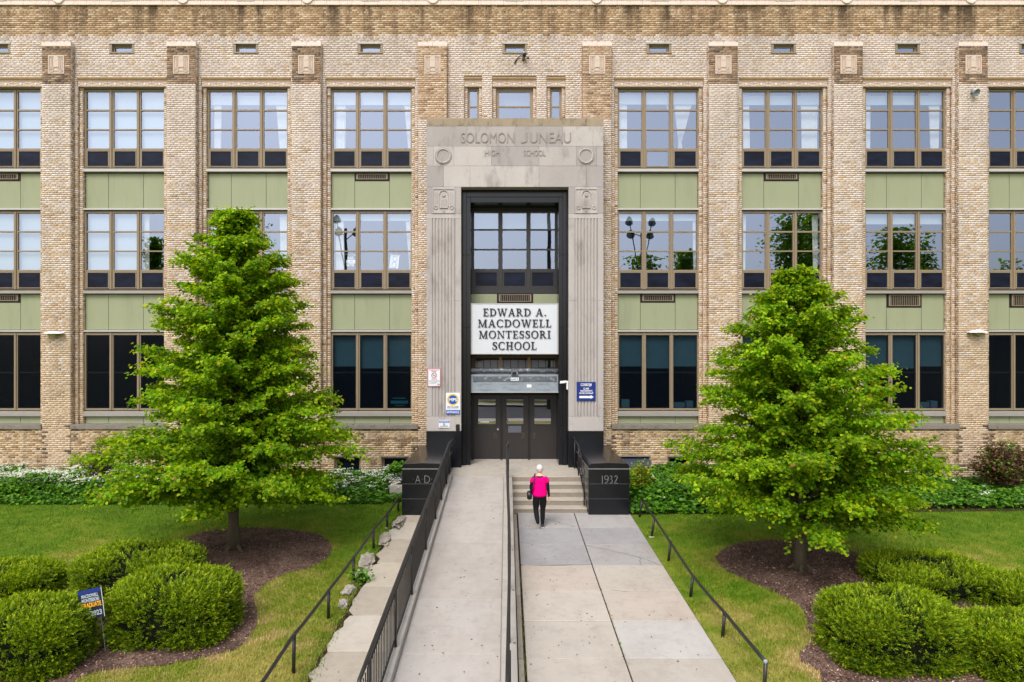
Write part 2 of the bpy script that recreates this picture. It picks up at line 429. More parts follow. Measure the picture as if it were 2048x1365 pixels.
# serif capitals drawn as strokes: thick stems, thin hairlines, small slabs
def serif_word(word, x0, x1, z0, z1, y, depth, mat, parent, name='letter', T=.17, t=.07):
    def slab(a, b, h=0.0): return [('p', [(a, h), (b, h), (b, h + .055), (a, h + .055)])]
    def bar(a, b, c, d): return [('p', [(a, c), (b, c), (b, d), (a, d)])]
    def diag(xa, za, xb, zb, w): return [('p', [(xa - w / 2, za), (xa + w / 2, za), (xb + w / 2, zb), (xb - w / 2, zb)])]
    def arc(cx, cz, rx, rz, a0, a1, w0, w1, n=20):
        o, i = [], []
        for k in range(n + 1):
            a = R(a0 + (a1 - a0) * k / n); th = w1 + (w0 - w1) * abs(math.cos(a)) ** 1.5
            o.append((cx + rx * math.cos(a), cz + rz * math.sin(a))); i.append((cx + (rx - th) * math.cos(a), cz + (rz - min(th, w1 * 1.15)) * math.sin(a)))
        return [('s', o, i)]
    def G(c):
        if c == 'E': return .66, bar(.1, .1 + T, 0, 1) + bar(.0, .6, .945, 1) + bar(.0, .64, 0, .055) + bar(.2, .5, .475, .535) + bar(.55, .6, .78, .96) + bar(.59, .64, .03, .25) + bar(.46, .5, .4, .61)
        if c == 'L': return .64, bar(.1, .1 + T, 0, 1) + slab(0, .38, .945) + bar(0, .62, 0, .055) + bar(.57, .62, .03, .27)
        if c == 'I': return .37, bar(.1, .1 + T, 0, 1) + slab(0, .37) + slab(0, .37, .945)
        if c == 'T': return .74, bar(.37 - T / 2, .37 + T / 2, 0, 1) + slab(.2, .54) + bar(.0, .74, .945, 1) + bar(0, .045, .74, .96) + bar(.695, .74, .74, .96)
        if c == 'H': return .86, bar(.1, .1 + T, 0, 1) + bar(.59, .59 + T, 0, 1) + slab(0, .37) + slab(0, .37, .945) + slab(.49, .86) + slab(.49, .86, .945) + bar(.2, .65, .47, .54)
        if c == 'D': return .82, bar(.1, .1 + T, 0, 1) + slab(0, .3) + slab(0, .3, .945) + arc(.28, .5, .54, .5, -90, 90, T * 1.05, t)
        if c == 'O': return .88, arc(.44, .5, .44, .52, 0, 360, T * 1.02, t, 36)
        if c == 'C': return .78, arc(.44, .5, .44, .52, 48, 312, T * 1.02, t, 30) + bar(.7, .745, .66, .93) + bar(.7, .745, .07, .2)
        if c == 'A': return .86, diag(.12, 0, .41, 1, t * 1.1) + diag(.70, 0, .44, 1, T) + bar(.2, .6, .3, .365) + slab(0, .27) + slab(.54, .86)
        if c == 'W': return 1.2, diag(.14, 1, .37, 0, T * .95) + diag(.60, .98, .40, 0, t * 1.2) + diag(.6, .98, .83, 0, T * .95) + diag(1.06, 1, .86, 0, t * 1.2) + slab(0, .3, .945) + slab(.47, .72, .945) + slab(.94, 1.2, .945)
        if c == 'M': return 1.06, diag(.13, 0, .17, 1, t * 1.15) + diag(.19, 1, .52, .02, T * .95) + diag(.85, 1, .53, .02, t * 1.2) + bar(.80, .80 + T, 0, 1) + slab(0, .28) + slab(.02, .26, .945) + slab(.70, 1.06) + slab(.78, 1.04, .945)
        if c == 'N': return .9, bar(.12, .12 + t, 0, 1) + diag(.17, 1, .75, 0, T * .95) + bar(.73, .73 + t, 0, 1) + slab(0, .3) + slab(0, .22, .945) + slab(.62, .9, .945)
        if c == 'R': return .84, bar(.1, .1 + T, 0, 1) + slab(0, .37) + slab(0, .3, .945) + arc(.28, .735, .36, .265, -90, 90, T * .95, t, 14) + diag(.40, .5, .7, 0, T * .95) + slab(.6, .84)
        if c == 'S':
            pts = [(.53, .78), (.47, .92), (.3, .965), (.15, .9), (.105, .76), (.17, .62), (.32, .52), (.48, .40), (.52, .25), (.45, .09), (.29, .03), (.12, .08), (.05, .23)]
            ws = [.05, .06, .075, .12, .155, .175, .18, .175, .155, .12, .075, .06, .05]
            o, i = [], []
            for k, (px, pz) in enumerate(pts):
                ax, az = pts[max(k - 1, 0)]; bx, bz = pts[min(k + 1, len(pts) - 1)]
                l = math.hypot(bx - ax, bz - az); nx, nz = -(bz - az) / l, (bx - ax) / l; hw = ws[k] / 2
                o.append((px + nx * hw, pz + nz * hw)); i.append((px - nx * hw, pz - nz * hw))
            return .60, [('s', o, i)] + bar(.5, .545, .68, .97) + bar(.03, .075, .03, .33)
        if c == '.': return .24, arc(.12, .085, .085, .085, 0, 360, .084, .084, 12)
        return .5, []
    adv, tot = [], 0.0
    for c in word:
        wd, sh = G(c) if c != ' ' else (.36, [])
        adv.append((tot, sh, c)); tot += wd + .12
    tot -= .12
    sx, sz = (x1 - x0) / tot, z1 - z0
    for off, sh, c in adv:
        if not sh: continue
        b = MB()
        for k, e in enumerate(sh):
            yy = y - depth - .0003 * k
            tr = lambda q: (x0 + (off + q[0]) * sx, z0 + q[1] * sz)
            if e[0] == 'p': b.prism([tr(q) for q in e[1]], y, yy)
            else:
                o, i = e[1], e[2]
                for q in range(len(o) - 1): b.prism([tr(o[q]), tr(o[q + 1]), tr(i[q + 1]), tr(i[q])], y, yy)
        b.build(name, mat, parent)

# ================================================================ SETTING: ground, walks, ramp, steps
def strip(name, x0, x1, y0, y1, dz, mat, ny=1, z=None):
    b = MB(); ys = np.linspace(y0, y1, ny + 1)
    for a, c in zip(ys[:-1], ys[1:]):
        za, zc = (gz(a) + dz, gz(c) + dz) if z is None else (z, z)
        b.quad((x0, a, za), (x1, a, za), (x1, c, zc), (x0, c, zc))
    return tag(b.build(name, mat), kind='structure')
b = MB()
b.quad((-700, -700, -1.1), (700, -700, -1.1), (700, 700, -1.1), (-700, 700, -1.1))
tag(b.build('ground', m_lawn), kind='structure')
strip('lawn', -26, 26, -24, -17, 0, m_lawn)
tag(MB().quad((-26, -17, gz(-17)), (26, -17, gz(-17)), (26, .3, gz(.3)), (-26, .3, gz(.3))).build('lawn', m_lawn), kind='structure')
strip('pavement', -60, 60, -26, -24, 0, m_slab_tan[0], z=-.58)
strip('road', -200, 200, -38, -26, 0, m_asphalt, z=-.72)
strip('pavement', -60, 60, -40.5, -38, 0, m_slab_tan[0], z=-.58)
strip('verge', -200, 200, -120, -40.5, 0, m_lawn, z=-.60)

# ---- main walk: two columns of slabs on a soil bed
ys = [-3.45] + [d - CD for d in (17.0, 15.72, 14.38, 13.05, 11.72, 10.42, 9.1, 7.8, 6.5)]
walk = tag(MB().quad((.15, -15.6, gz(-15.6) + .004), (3.30, -15.6, gz(-15.6) + .004), (3.30, -3.4, gz(-3.4) + .004), (.15, -3.4, gz(-3.4) + .004)).build('walkway', m_soil), kind='structure')
def slab(parent, x0, x1, y0, y1, mat, zf=gz, skew=0.0, h=.03, name='slab'):
    g = .008; mat = random.choice(mat)
    x0 += g; x1 -= g; y0 += g; y1 -= g
    e = random.uniform(-.003, .003)
    b = MB()
    b.hexa([(x0, y0 - skew, zf(y0) - .03), (x1, y0 + skew, zf(y0) - .03), (x1, y1 + skew, zf(y1) - .03), (x0, y1 - skew, zf(y1) - .03),
            (x0, y0 - skew, zf(y0) + h + e), (x1, y0 + skew, zf(y0) + h + e), (x1, y1 + skew, zf(y1) + h + e), (x0, y1 - skew, zf(y1) + h + e)])
    return b.build(name, mat, parent, bevel=.01)
for i in range(len(ys) - 1):
    y1, y0 = ys[i], ys[i + 1]
    for c, (x0, x1) in enumerate(((.285, 1.795), (1.80, 3.29))):
        mt = m_slab_grey if i < 3 else (m_slab_pale if (i == 5 and c == 1) else m_slab_tan)
        slab(walk, x0, x1, y0, y1, mt)
for i, (y0, y1) in enumerate(zip([-4.7, -6.4, -8.9, -11.3, -13.8], [-3.5, -4.7, -6.4, -8.9, -11.3])):   # rough edging between ramp wall and walk
    slab(walk, .165, .265, y0, y1, m_slab_old, h=.012, name='edging_stone')

# hairline cracks in the grey slabs
def crack(parent, pts, zf=gz, h=.0312):
    b = MB()
    for (xa, ya), (xb, yb) in zip(pts[:-1], pts[1:]):
        w_ = random.uniform(.003, .006); l = math.hypot(xb - xa, yb - ya); nx, ny = -(yb - ya) / l * w_, (xb - xa) / l * w_
        b.quad((xa - nx, ya - ny, zf(ya) + h + .003), (xb - nx, yb - ny, zf(yb) + h + .003), (xb + nx, yb + ny, zf(yb) + h + .003), (xa + nx, ya + ny, zf(ya) + h + .003))
    tag(b.build('crack', m_soil, parent), kind='stuff')
def jag(p, q, n=9, j=.03): return [(p[0] + (q[0] - p[0]) * k / n + (random.uniform(-j, j) if 0 < k < n else 0), p[1] + (q[1] - p[1]) * k / n + (random.uniform(-j, j) if 0 < k < n else 0)) for k in range(n + 1)]
A_, B_, C_c = GP(1172, 1092), GP(1278, 1117), GP(1322, 1134)
crack(walk, jag(A_, B_)); crack(walk, jag(B_, C_c, 5)); crack(walk, jag(B_, GP(1283, 1134), 4, .02)); crack(walk, jag(GP(1070, 1034), GP(1150, 1056), 7, .02)); crack(walk, jag(GP(1078, 1134), GP(1186, 1131), 8, .012))
crack(walk, jag(GP(1222, 1183), GP(1258, 1187), 5, .012))

# ---- old narrow walk left of the ramp, its outer edge ragged
yl = [-3.66] + [d - CD for d in (17.4, 16.1, 14.55, 13.25, 11.95, 10.65, 9.3, 8.0, 6.7)]
side = tag(MB().quad((-2.9, -15.2, gz(-15.2) + .004), (-1.77, -15.2, gz(-15.2) + .004), (-1.77, -3.66, gz(-3.66) + .004), (-2.9, -3.66, gz(-3.66) + .004)).build('side_walk', m_soil), kind='structure')
for i in range(len(yl) - 1):
    y1, y0 = yl[i] - .006, yl[i + 1] + .008
    b = MB(); h = .028; pts = []
    for k in range(7):
        y = y0 + (y1 - y0) * k / 6
        pts.append((-2.84 + random.uniform(-.07, .09) + (.09 if k in (0, 6) else 0), y))
    up = [(-1.775, y0, gz(y0) + h), (-1.775, y1, gz(y1) + h)] + [(x, y, gz(y) + h) for x, y in reversed(pts)]
    n = len(up); b.rings([[(x, y, z - .06) for x, y, z in up], up])
    b.build('slab', random.choice(m_slab_old), side, bevel=.01)

# ---- ramp
YR = -2.05
def rz(Y): return .74 - .087 * (YR - Y)
ramp = tag(MB().hexa([(-1.57, -15, gz(-15) - .05), (-.08, -15, gz(-15) - .05), (-.08, YR, gz(YR) - .05), (-1.57, YR, gz(YR) - .05),
                      (-1.57, -15, rz(-15) - .02), (-.08, -15, rz(-15) - .02), (-.08, YR, rz(YR) - .02), (-1.57, YR, rz(YR) - .02)]).build('ramp', m_conc), kind='structure')
yr = [YR] + [d - CD for d in (17.15, 14.56, 11.9, 10.08, 6.75)]
for y1, y0 in zip(yr[:-1], yr[1:]):
    slab(ramp, -1.565, -.085, y0 - .003, y1 + .003, m_slab_ramp, zf=rz, h=0.0)
def kerb(x0, x1, y0, y1, up):
    g = .004
    return MB().hexa([(x0, y0 + g, gz(y0) - .1), (x1, y0 + g, gz(y0) - .1), (x1, y1 - g, gz(y1) - .1), (x0, y1 - g, gz(y1) - .1),
                      (x0, y0 + g, rz(y0) + up), (x1, y0 + g, rz(y0) + up), (x1, y1 - g, rz(y1) + up), (x0, y1 - g, rz(y1) + up)]).build('kerb', m_conc, ramp, bevel=.012)
for y1, y0 in zip([-2.15, -5.4, -9.85, -11.65], [-5.4, -9.85, -11.65, -15.0]): kerb(-1.76, -1.572, y0, y1, .11)
for y1, y0 in zip([-2.05, -6.9, -9.85, -11.65], [-6.9, -9.85, -11.65, -15.0]): kerb(-.078, .148, y0, y1, .10)

# ---- steps and landing
steps = tag(MB().box(.154, 2.15, -1.98, -1.62, -.1, .60).build('steps', m_riser), kind='structure')
for i in range(5):
    y0 = -3.45 + .36 * i; top = .148 * (i + 1); yb = y0 + .40 if i < 4 else -2.02
    st = MB().box(.152, 2.152, y0, yb, top - .148, top - .004).build('step', m_riser, steps, bevel=.006)
    MB().box(.152, 2.152, y0 - .012, yb - .004 if i < 4 else -1.6, top - .035, top).build('tread', m_step, st, bevel=.01)
land = tag(MB().box(-1.70, 2.155, -1.6, .95, -.1, .71).build('landing', m_conc), kind='structure')
for x0, x1, y0, y1 in ((-1.69, -.03, YR + .003, -.9), (-.03, 2.15, -1.6, -.9), (-1.69, 2.15, -.9, .93)):
    MB().box(x0 + .004, x1 - .004, y0 + .004, y1 - .004, .68, .742).build('slab', m_step, land, bevel=.005)

# ---- mulch beds
BED_L = [(365, 1080), (420, 1062), (500, 1056), (580, 1060), (635, 1068), (662, 1090), (655, 1115), (620, 1135), (560, 1152), (522, 1175), (508, 1200), (516, 1230), (502, 1270), (470, 1300), (400, 1316), (330, 1330), (190, 1345), (90, 1385), (-220, 1420), (-260, 1250), (120, 1215), (200, 1185), (330, 1130)]
BED_R = [(1440, 1105), (1470, 1088), (1530, 1082), (1600, 1083), (1680, 1095), (1735, 1118), (1760, 1150), (1900, 1190), (2120, 1220), (2180, 1420), (1700, 1420), (1640, 1345), (1600, 1322), (1606, 1300), (1626, 1280), (1616, 1255), (1610, 1230), (1590, 1205), (1540, 1182), (1490, 1160), (1450, 1140), (1433, 1120)]
BEDS = []
for px in (BED_L, BED_R):
    raw = [GP(*p) for p in px]; pts = []
    for i in range(len(raw)):               # soften the outline
        p0, p1, p2, p3 = (np.array(raw[(i + k) % len(raw)]) for k in (-1, 0, 1, 2))
        for t in (0, .33, .66):
            pts.append(.5 * (2 * p1 + (p2 - p0) * t + (2 * p0 - 5 * p1 + 4 * p2 - p3) * t * t + (3 * p1 - p0 - 3 * p2 + p3) * t ** 3) + RNG.normal(0, .012, 2))
    BEDS.append(np.array(pts))
    tag(MB().quad(*[(x, y, gz(y) + .012) for x, y in pts]).build('mulch_bed', m_mulch), kind='structure')
def inside(P, poly):
    x, y = P[:, 0], P[:, 1]; r = np.zeros(len(P), bool); n = len(poly)
    for i in range(n):
        (xa, ya), (xb, yb) = poly[i], poly[(i + 1) % n]
        if ya == yb: continue
        r ^= ((ya > y) != (yb > y)) & (x < (xb - xa) * (y - ya) / (yb - ya) + xa)
    return r
GZ = lambda y: .044 * (np.clip(y, -17, .3) + 3.45)
for poly in BEDS:
    lo, hi = poly.min(0), poly.max(0)
    P = RNG.uniform(lo, hi, (52000, 2)); P = P[inside(P, poly) & (np.abs(P[:, 0] * F / (P[:, 1] + CD)) < 1180)]
    n = len(P); P3 = np.stack([P[:, 0], P[:, 1], GZ(P[:, 1]) + RNG.uniform(.014, .035, n)], 1)
    a = RNG.uniform(0, 2 * PI, n); A = unit(np.stack([np.cos(a), np.sin(a), RNG.normal(0, .35, n)], 1)); B = unit(np.cross(A, RNG.normal(0, .5, (n, 3)) + [0, 0, 1]))
    V, Fq = blades(P3, A, B, RNG.uniform(.02, .065, n), RNG.uniform(.005, .012, n))
    base = np.array([srgb(104, 80, 70), srgb(78, 56, 48), srgb(138, 112, 98), srgb(52, 38, 32), srgb(176, 152, 138)])
    o = link(bpy.data.objects.new('bark_chips', np_mesh('bark_chips', V, Fq, m_chip, np.where((P[:, 1:] < -9.6 + RNG.normal(0, .5, (n, 1))), 1.4, 1.0) * base[RNG.choice(5, n, p=[.34, .28, .2, .13, .05])] * RNG.uniform(.8, 1.15, (n, 1)))))
    tag(o, kind='stuff')
# planting strip along the wall
tag(MB().quad((-22, -1.7, gz(-1.7) + .012), (-2.79, -1.7, gz(-1.7) + .012), (-2.79, .2, gz(.2) + .012), (-22, .2, gz(.2) + .012)).build('planting_bed', m_soil), kind='structure')
tag(MB().quad((3.3, -3.55, gz(-3.55) + .012), (6.6, -3.4, gz(-3.4) + .012), (22, -3.0, gz(-3.0) + .012), (22, .2, gz(.2) + .012), (3.3, .2, gz(.2) + .012)).build('planting_bed', m_soil), kind='structure')

# ================================================================ THE SCHOOL
school = thing('school_building', 'long tan brick school building with tall grid windows, green panels and a pale stone entrance', 'building', (XC, 0, .15))
PIER = [2.621, 6.645, 10.628, 14.61, 18.595]
BAY = [(PIER[0] + PIER[1]) / 2, (PIER[1] + PIER[2]) / 2, (PIER[2] + PIER[3]) / 2, (PIER[3] + PIER[4]) / 2]
PW = .458
YW, YS, YF = .18, .265, .35            # upper wall, inner jamb step, window frame
DW, DF, DP = CD + YW, CD + YF, CD
zw = lambda py: ZP(py, DW)
zf = lambda py: ZP(py, DF)
zp = lambda py: ZP(py, DP)
XL, XR = XC - 20.2, XC + 20.2
ZT = zw(11); ZLINT = zw(154.5); ZSILL = zp(849); ZCAP = zp(84.5)
ZBASE = -.3

CH = 1 / 15.0
def soften(a, k=.48): m_ = a.mean(0); return m_ + (a - m_) * k
cream = soften(np.array([srgb(212, 198, 187), srgb(205, 189, 177), srgb(220, 209, 200), srgb(196, 179, 165), srgb(185, 167, 153)])); pc = [.36, .28, .2, .11, .05]
tan = soften(np.array([srgb(205, 182, 156), srgb(198, 173, 146), srgb(211, 192, 169), srgb(183, 157, 130), srgb(164, 140, 117)]), .58); pt = [.34, .27, .19, .13, .07]
ochre = soften(np.array([srgb(178, 151, 118), srgb(166, 138, 106), srgb(192, 167, 136), srgb(148, 121, 93), srgb(202, 180, 152)]), .85); po = [.3, .25, .18, .17, .1]
brown = soften(np.array([srgb(148, 122, 100), srgb(132, 107, 88), srgb(162, 136, 112), srgb(112, 92, 76), srgb(166, 146, 124)]), .85); pb = [.3, .26, .2, .14, .1]
rust = soften(np.array([srgb(188, 160, 132), srgb(178, 147, 119), srgb(196, 170, 144), srgb(160, 130, 106), srgb(134, 106, 86)]), .8); pr = [.35, .27, .2, .13, .05]
base_ = np.array([srgb(196, 169, 134), srgb(180, 152, 118), srgb(162, 135, 105), srgb(203, 178, 145), srgb(142, 116, 90)]); pbs = [.32, .26, .18, .14, .1]
soot = np.array([srgb(98, 84, 72), srgb(112, 96, 82), srgb(84, 72, 64), srgb(126, 108, 92), srgb(140, 120, 102)]); psoot = [.25, .25, .15, .2, .15]
ZONES = {'cream': (cream, pc), 'tan': (tan, pt), 'ochre': (ochre, po), 'brown': (brown, pb), 'rust': (rust, pr), 'base': (base_, pbs), 'soot': (soot, psoot)}
def zone_wall(u, z):
    if z > zw(70) - random.random() * .03: return 'ochre'
    return 'cream' if random.random() < .93 else 'tan'
def zone_pier(u, z):
    du = min(abs(u - XC - q * p) for p in PIER for q in (-1, 1))
    if z > zp(104): return 'soot' if random.random() < .42 else 'brown'
    if zp(160) < z < zp(147) and .12 < du < .30: return 'soot' if random.random() < .5 else 'brown'
    if z > zp(166): return 'brown' if random.random() < .85 else ('rust' if random.random() < .6 else 'soot')
    if z < 2.0 and du > .34: return 'soot' if random.random() < .30 * (1 if z > .9 else .5) else 'tan'
    t = (z - 4.0) / (zp(166) - 4.0)
    return 'cream' if random.random() < .15 + .95 * t else 'tan'
def zone_jamb(u, z):
    t = (z - 4.0) / (zp(166) - 4.0); q = random.random()
    return 'cream' if q < .1 + .5 * t else ('tan' if q < .8 else 'rust')
def zone_base(u, z):
    du = min(abs(u - XC - q * p) for p in PIER for q in (-1, 1))
    if du < .62 and random.random() < .42 * min(1, max(.2, z / 1.6)): return 'soot'
    return 'base' if random.random() < .7 else 'tan'
def zone_tan(u, z): return 'tan' if random.random() < .7 else 'rust'
def zone_rust(u, z): return 'rust'

BR = []                                   # (ox,oy,oz basis...) rows: centre-free boxes as corner arrays
SINGLE = []                               # bricks that become objects of their own
def lay(org, uax, nax, u0, u1, z0, z1, zone, holes=(), off=0.0, single=False):
    """lay courses of brick on a plane; org is the world point u=0 (z ignored)"""
    k0, k1 = int(math.floor(z0 / CH)), int(math.ceil(z1 / CH))
    for k in range(k0, k1):
        a, c = max(k * CH + .005, z0), min((k + 1) * CH - .005, z1)
        if c - a < .02: continue
        zc = (a + c) / 2
        iv = [(u0, u1)]
        for h in holes:
            if h[2] < zc < h[3]:
                nv = []
                for p, q in iv:
                    if h[1] <= p or h[0] >= q: nv.append((p, q)); continue
                    if h[0] > p: nv.append((p, h[0]))
                    if h[1] < q: nv.append((h[1], q))
                iv = nv
        head = (k % 6 == 0)
        L = .106 if head else .212
        ph = (.053 if head else (.106 if k % 2 else 0.0)) + off
        for p, q in iv:
            i0 = math.floor((p - ph) / L); e = p
            while e < q - 1e-6:
                nx = ph + (i0 + 1) * L; i0 += 1
                if nx - e < .04: continue
                if q - nx < .04: nx = q
                nx = min(nx, q)
                pal, pr_ = ZONES[zone((e + nx) / 2, zc)]
                tone = pal[random.choices(range(5), pr_)[0]] * random.uniform(.96, 1.04)
                row = (org[0], org[1], uax[0], uax[1], nax[0], nax[1], e + .005, nx - .005, a, c, random.uniform(-.002, .003), *tone)
                (SINGLE if single else BR).append(row)
                e = nx
def rects(u0, u1, z0, z1, holes):
    zs = sorted({z0, z1, *[h[2] for h in holes if z0 < h[2] < z1], *[h[3] for h in holes if z0 < h[3] < z1]})
    out = []
    for a, c in zip(zs[:-1], zs[1:]):
        m = (a + c) / 2; iv = [(u0, u1)]
        for h in holes:
            if h[2] < m < h[3]:
                iv = [s for p, q in iv for s in ([(p, q)] if h[1] <= p or h[0] >= q else [(p, h[0])] * (h[0] > p) + [(h[1], q)] * (h[1] < q))]
        out += [(p, q, a, c) for p, q in iv]
    return out
mort = MB()                                # mortar and backing behind the bricks
D_M = .0055
def wall_face(u0, u1, z0, z1, Y, zone, holes=(), thick=.12, off=0.0, single=False):
    for p, q, a, c in rects(u0, u1, z0, z1, holes): mort.box(p, q, Y + D_M, Y + thick, a, c)
    lay((0, Y + D_M - .004), (1, 0), (0, -1), u0, u1, z0, z1, zone, holes, off, single)
def return_face(x, sgn, y0, y1, z0, z1, zone):    # a narrow face looking along +X or -X
    lay((x - sgn * .004, 0), (0, 1), (sgn, 0), y0 + .006, y1, z0, z1, zone)

# -- upper wall with the small attic openings, the parapet band and the central windows
SMALL_W = .395
small_z = (zw(107), zw(85.3))
narrow = [(XP(935, DW), XP(958, DW)), (XP(992, DW), XP(1066.5, DW)), (XP(1100.5, DW), XP(1124, DW))]
narrow_out = [(XP(928.5, DW), XP(964, DW)), (XP(984.5, DW), XP(1073, DW)), (XP(1093.5, DW), XP(1131, DW))]
holes_up = [(XC + s * b - SMALL_W, XC + s * b + SMALL_W, *small_z) for b in BAY for s in (-1, 1)] + [(XC - SMALL_W, XC + SMALL_W, *small_z)]
for p in PIER:
    for s in (-1, 1): holes_up.append((XC + s * p - PW + .03, XC + s * p + PW - .03, 0, ZCAP - .02))
for b in BAY:
    for s in (-1, 1): holes_up.append((XC + s * b - 1.44, XC + s * b + 1.44, 0, ZLINT))
ZPORT = ZP(236, CD - .55)
for a, c in narrow_out: holes_up.append((a, c, 0, zw(152)))
wall_face(XL, XR, zw(260), ZT, YW, zone_wall, holes_up)
for s in (-1, 1):                          # the wall strips beside the piers, below the lintels
    for i, b in enumerate(BAY):
        for q in (-1, 1):
            x_in = XC + s * b + q * 1.425
            pier_x = XC + s * (PIER[i] if q * s < 0 else PIER[i + 1])
            x_out = pier_x - q * PW
            a, c = sorted((x_in, x_out))
            wall_face(a, c, ZSILL - .1, zw(260), YW, zone_jamb, thick=.3)
            lo = XC + s * b + q * 1.31
            wall_face(*sorted((lo, x_in)), ZSILL - .1, zw(172), YS, zone_jamb, thick=.25, off=.05)
            return_face(x_in, -q, YW, YS, ZSILL, zw(172), zone_jamb)
            return_face(lo, -q, YS, YF + .06, ZSILL, zw(174), zone_jamb)
    for p in PIER:                         # piers
        x = XC + s * p; PLQ = (x - .262, x + .262, zp(148.5), zp(110.5))
        mort.box(x - PW + .006, x + PW - .006, D_M, YW + .1, ZBASE, ZCAP - .12)
        zc = zp(92.5)
        inner = p < 3
        lay((0, D_M - .004), (1, 0), (0, -1), x - PW, x + PW, ZBASE + .3, zc,
            (lambda u, z: ('rust' if random.random() < .75 else 'tan') if z > zp(240) else zone_pier(u, z)) if inner else zone_pier, [PLQ])
        for q in (-1, 1): return_face(x + q * PW, q, 0.0, YW + .02, ZSILL if p < 19 else 0, zc, zone_jamb if not inner else zone_rust)
# centre bay jambs around the three narrow windows
for (a, c), (ao, co) in zip(narrow, narrow_out):
    wall_face(ao, a, zw(300), zw(172.5), YS, zone_jamb, thick=.2); wall_face(c, co, zw(300), zw(172.5), YS, zone_jamb, thick=.2)
    for x, q in ((ao, 1), (co, -1)): return_face(x, q, YW, YS, zw(245), zw(162), zone_jamb)
    for x, q in ((a, 1), (c, -1)): return_face(x, q, YS, YF + .04, zw(245), zw(172.5), zone_jamb)
# base walls with the basement openings
ZB = .02
base_open = [(XP(763, CD), XP(815, CD), -.3, zp(912.5)), (XP(668, CD), XP(721, CD), -.3, zp(911.5)), (XP(1236, CD), XP(1299, CD), -.3, zp(911.5)), (XP(1337, CD), XP(1392, CD), -.3, zp(912)),
             (XP(1838, CD), XP(1894, CD), -.3, zp(912)), (XP(1584, CD), XP(1640, CD), -.3, zp(912)), (XP(420, CD), XP(474, CD), -.3, zp(912))]
SILLS = []
for s in (-1, 1):
    for i, b in enumerate(BAY):
        x0, x1 = sorted((XC + s * (PIER[i] + PW), XC + s * (PIER[i + 1] - PW)))
        hs_ = [h for h in base_open if h[0] < x1 and h[1] > x0]
        wall_face(x0, x1, ZBASE + .3, ZSILL - .14, ZB, zone_base, hs_, thick=.45, single=(i == 0))
        SILLS.append((x0, x1))
wall_face(XC - PIER[0] + PW, XC - 2.70, 0, zw(236), YW, zone_tan); wall_face(XC + 2.70, XC + PIER[0] - PW, 0, zw(236), YW, zone_tan)

# turn the rows into boxes
def brick_boxes(rows):
    A = np.array(rows, np.float64)
    ox, oy, ux, uy, nx, ny, u0, u1, z0, z1, pr_ = A[:, :11].T
    f = .004 + pr_
    def pt(u, dep, z): return np.stack([ox + ux * u + nx * dep, oy + uy * u + ny * dep, z], 1)
    back = np.full(len(A), -.012)
    V = np.stack([pt(u0, f, z0), pt(u1, f, z0), pt(u1, f, z1), pt(u0, f, z1), pt(u0, back, z0), pt(u1, back, z0), pt(u1, back, z1), pt(u0, back, z1)], 1)
    return V, A[:, 11:14]
BF = np.array([[0, 1, 2, 3], [0, 4, 5, 1], [1, 5, 6, 2], [2, 6, 7, 3], [3, 7, 4, 0]])
random.shuffle(SINGLE)
vis = [r for r in SINGLE if abs(r[6] + r[7] - 2 * XC) > 5.9 and r[8] > .55]
keep = vis[:300]; kid = set(map(id, keep)); BR += [r for r in SINGLE if id(r) not in kid]
V, tone = brick_boxes(BR)
Fq = (np.arange(len(V))[:, None, None] * 8 + BF[None]).reshape(-1, 4)
bw = link(bpy.data.objects.new('brickwork', np_mesh('brickwork', V.reshape(-1, 3), Fq, m_brick, np.repeat(tone, 5, 0))), school); bw['kind'] = 'stuff'
mort.build('wall', m_mortar, school)
# single bricks share mesh data by length and tone
lib = {}
V, tone = brick_boxes(keep)
for v, t, r in zip(V, tone, keep):
    L, H = round(r[7] - r[6], 2), r[9] - r[8]
    key = (L, random.randrange(4))
    c = v.mean(0)
    if key not in lib: lib[key] = np_mesh('brick', v - c, BF, m_brick, np.repeat(t[None], 5, 0))
    use('brick', lib[key], school, tuple(c))

# -- box of the building behind the front
b = MB()
b.box(XL, XR, 9.0, 9.2, -.3, 16.6); b.box(XL - .2, XL, .19, 9.2, -.3, 16.6); b.box(XR, XR + .2, .19, 9.2, -.3, 16.6)
b.build('rear_wall', m_mortar, school)
MB().box(XL, XR, .3, 9.2, 16.3, 16.5).build('roof', m_asphalt, school)
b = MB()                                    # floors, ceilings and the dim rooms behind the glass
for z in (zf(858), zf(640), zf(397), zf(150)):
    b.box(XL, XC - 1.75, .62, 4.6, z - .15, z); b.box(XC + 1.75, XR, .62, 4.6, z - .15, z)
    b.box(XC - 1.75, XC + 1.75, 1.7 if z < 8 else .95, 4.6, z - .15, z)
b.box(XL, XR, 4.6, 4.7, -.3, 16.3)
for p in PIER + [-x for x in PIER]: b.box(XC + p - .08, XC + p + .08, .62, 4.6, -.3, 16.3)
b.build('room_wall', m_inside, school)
b = MB()                                   # the wall core between storeys, behind panels
for s in (-1, 1):
    for bb in BAY:
        x0, x1 = XC + s * bb - 1.5, XC + s * bb + 1.5
        for za, zb_ in ((zf(849), zf(822)), (zf(662), zf(580)), (zf(420), zf(338)), (zf(180), ZT - .2)): b.box(x0, x1, .47, .6, za, zb_)
b.build('wall_core', m_inside, school)
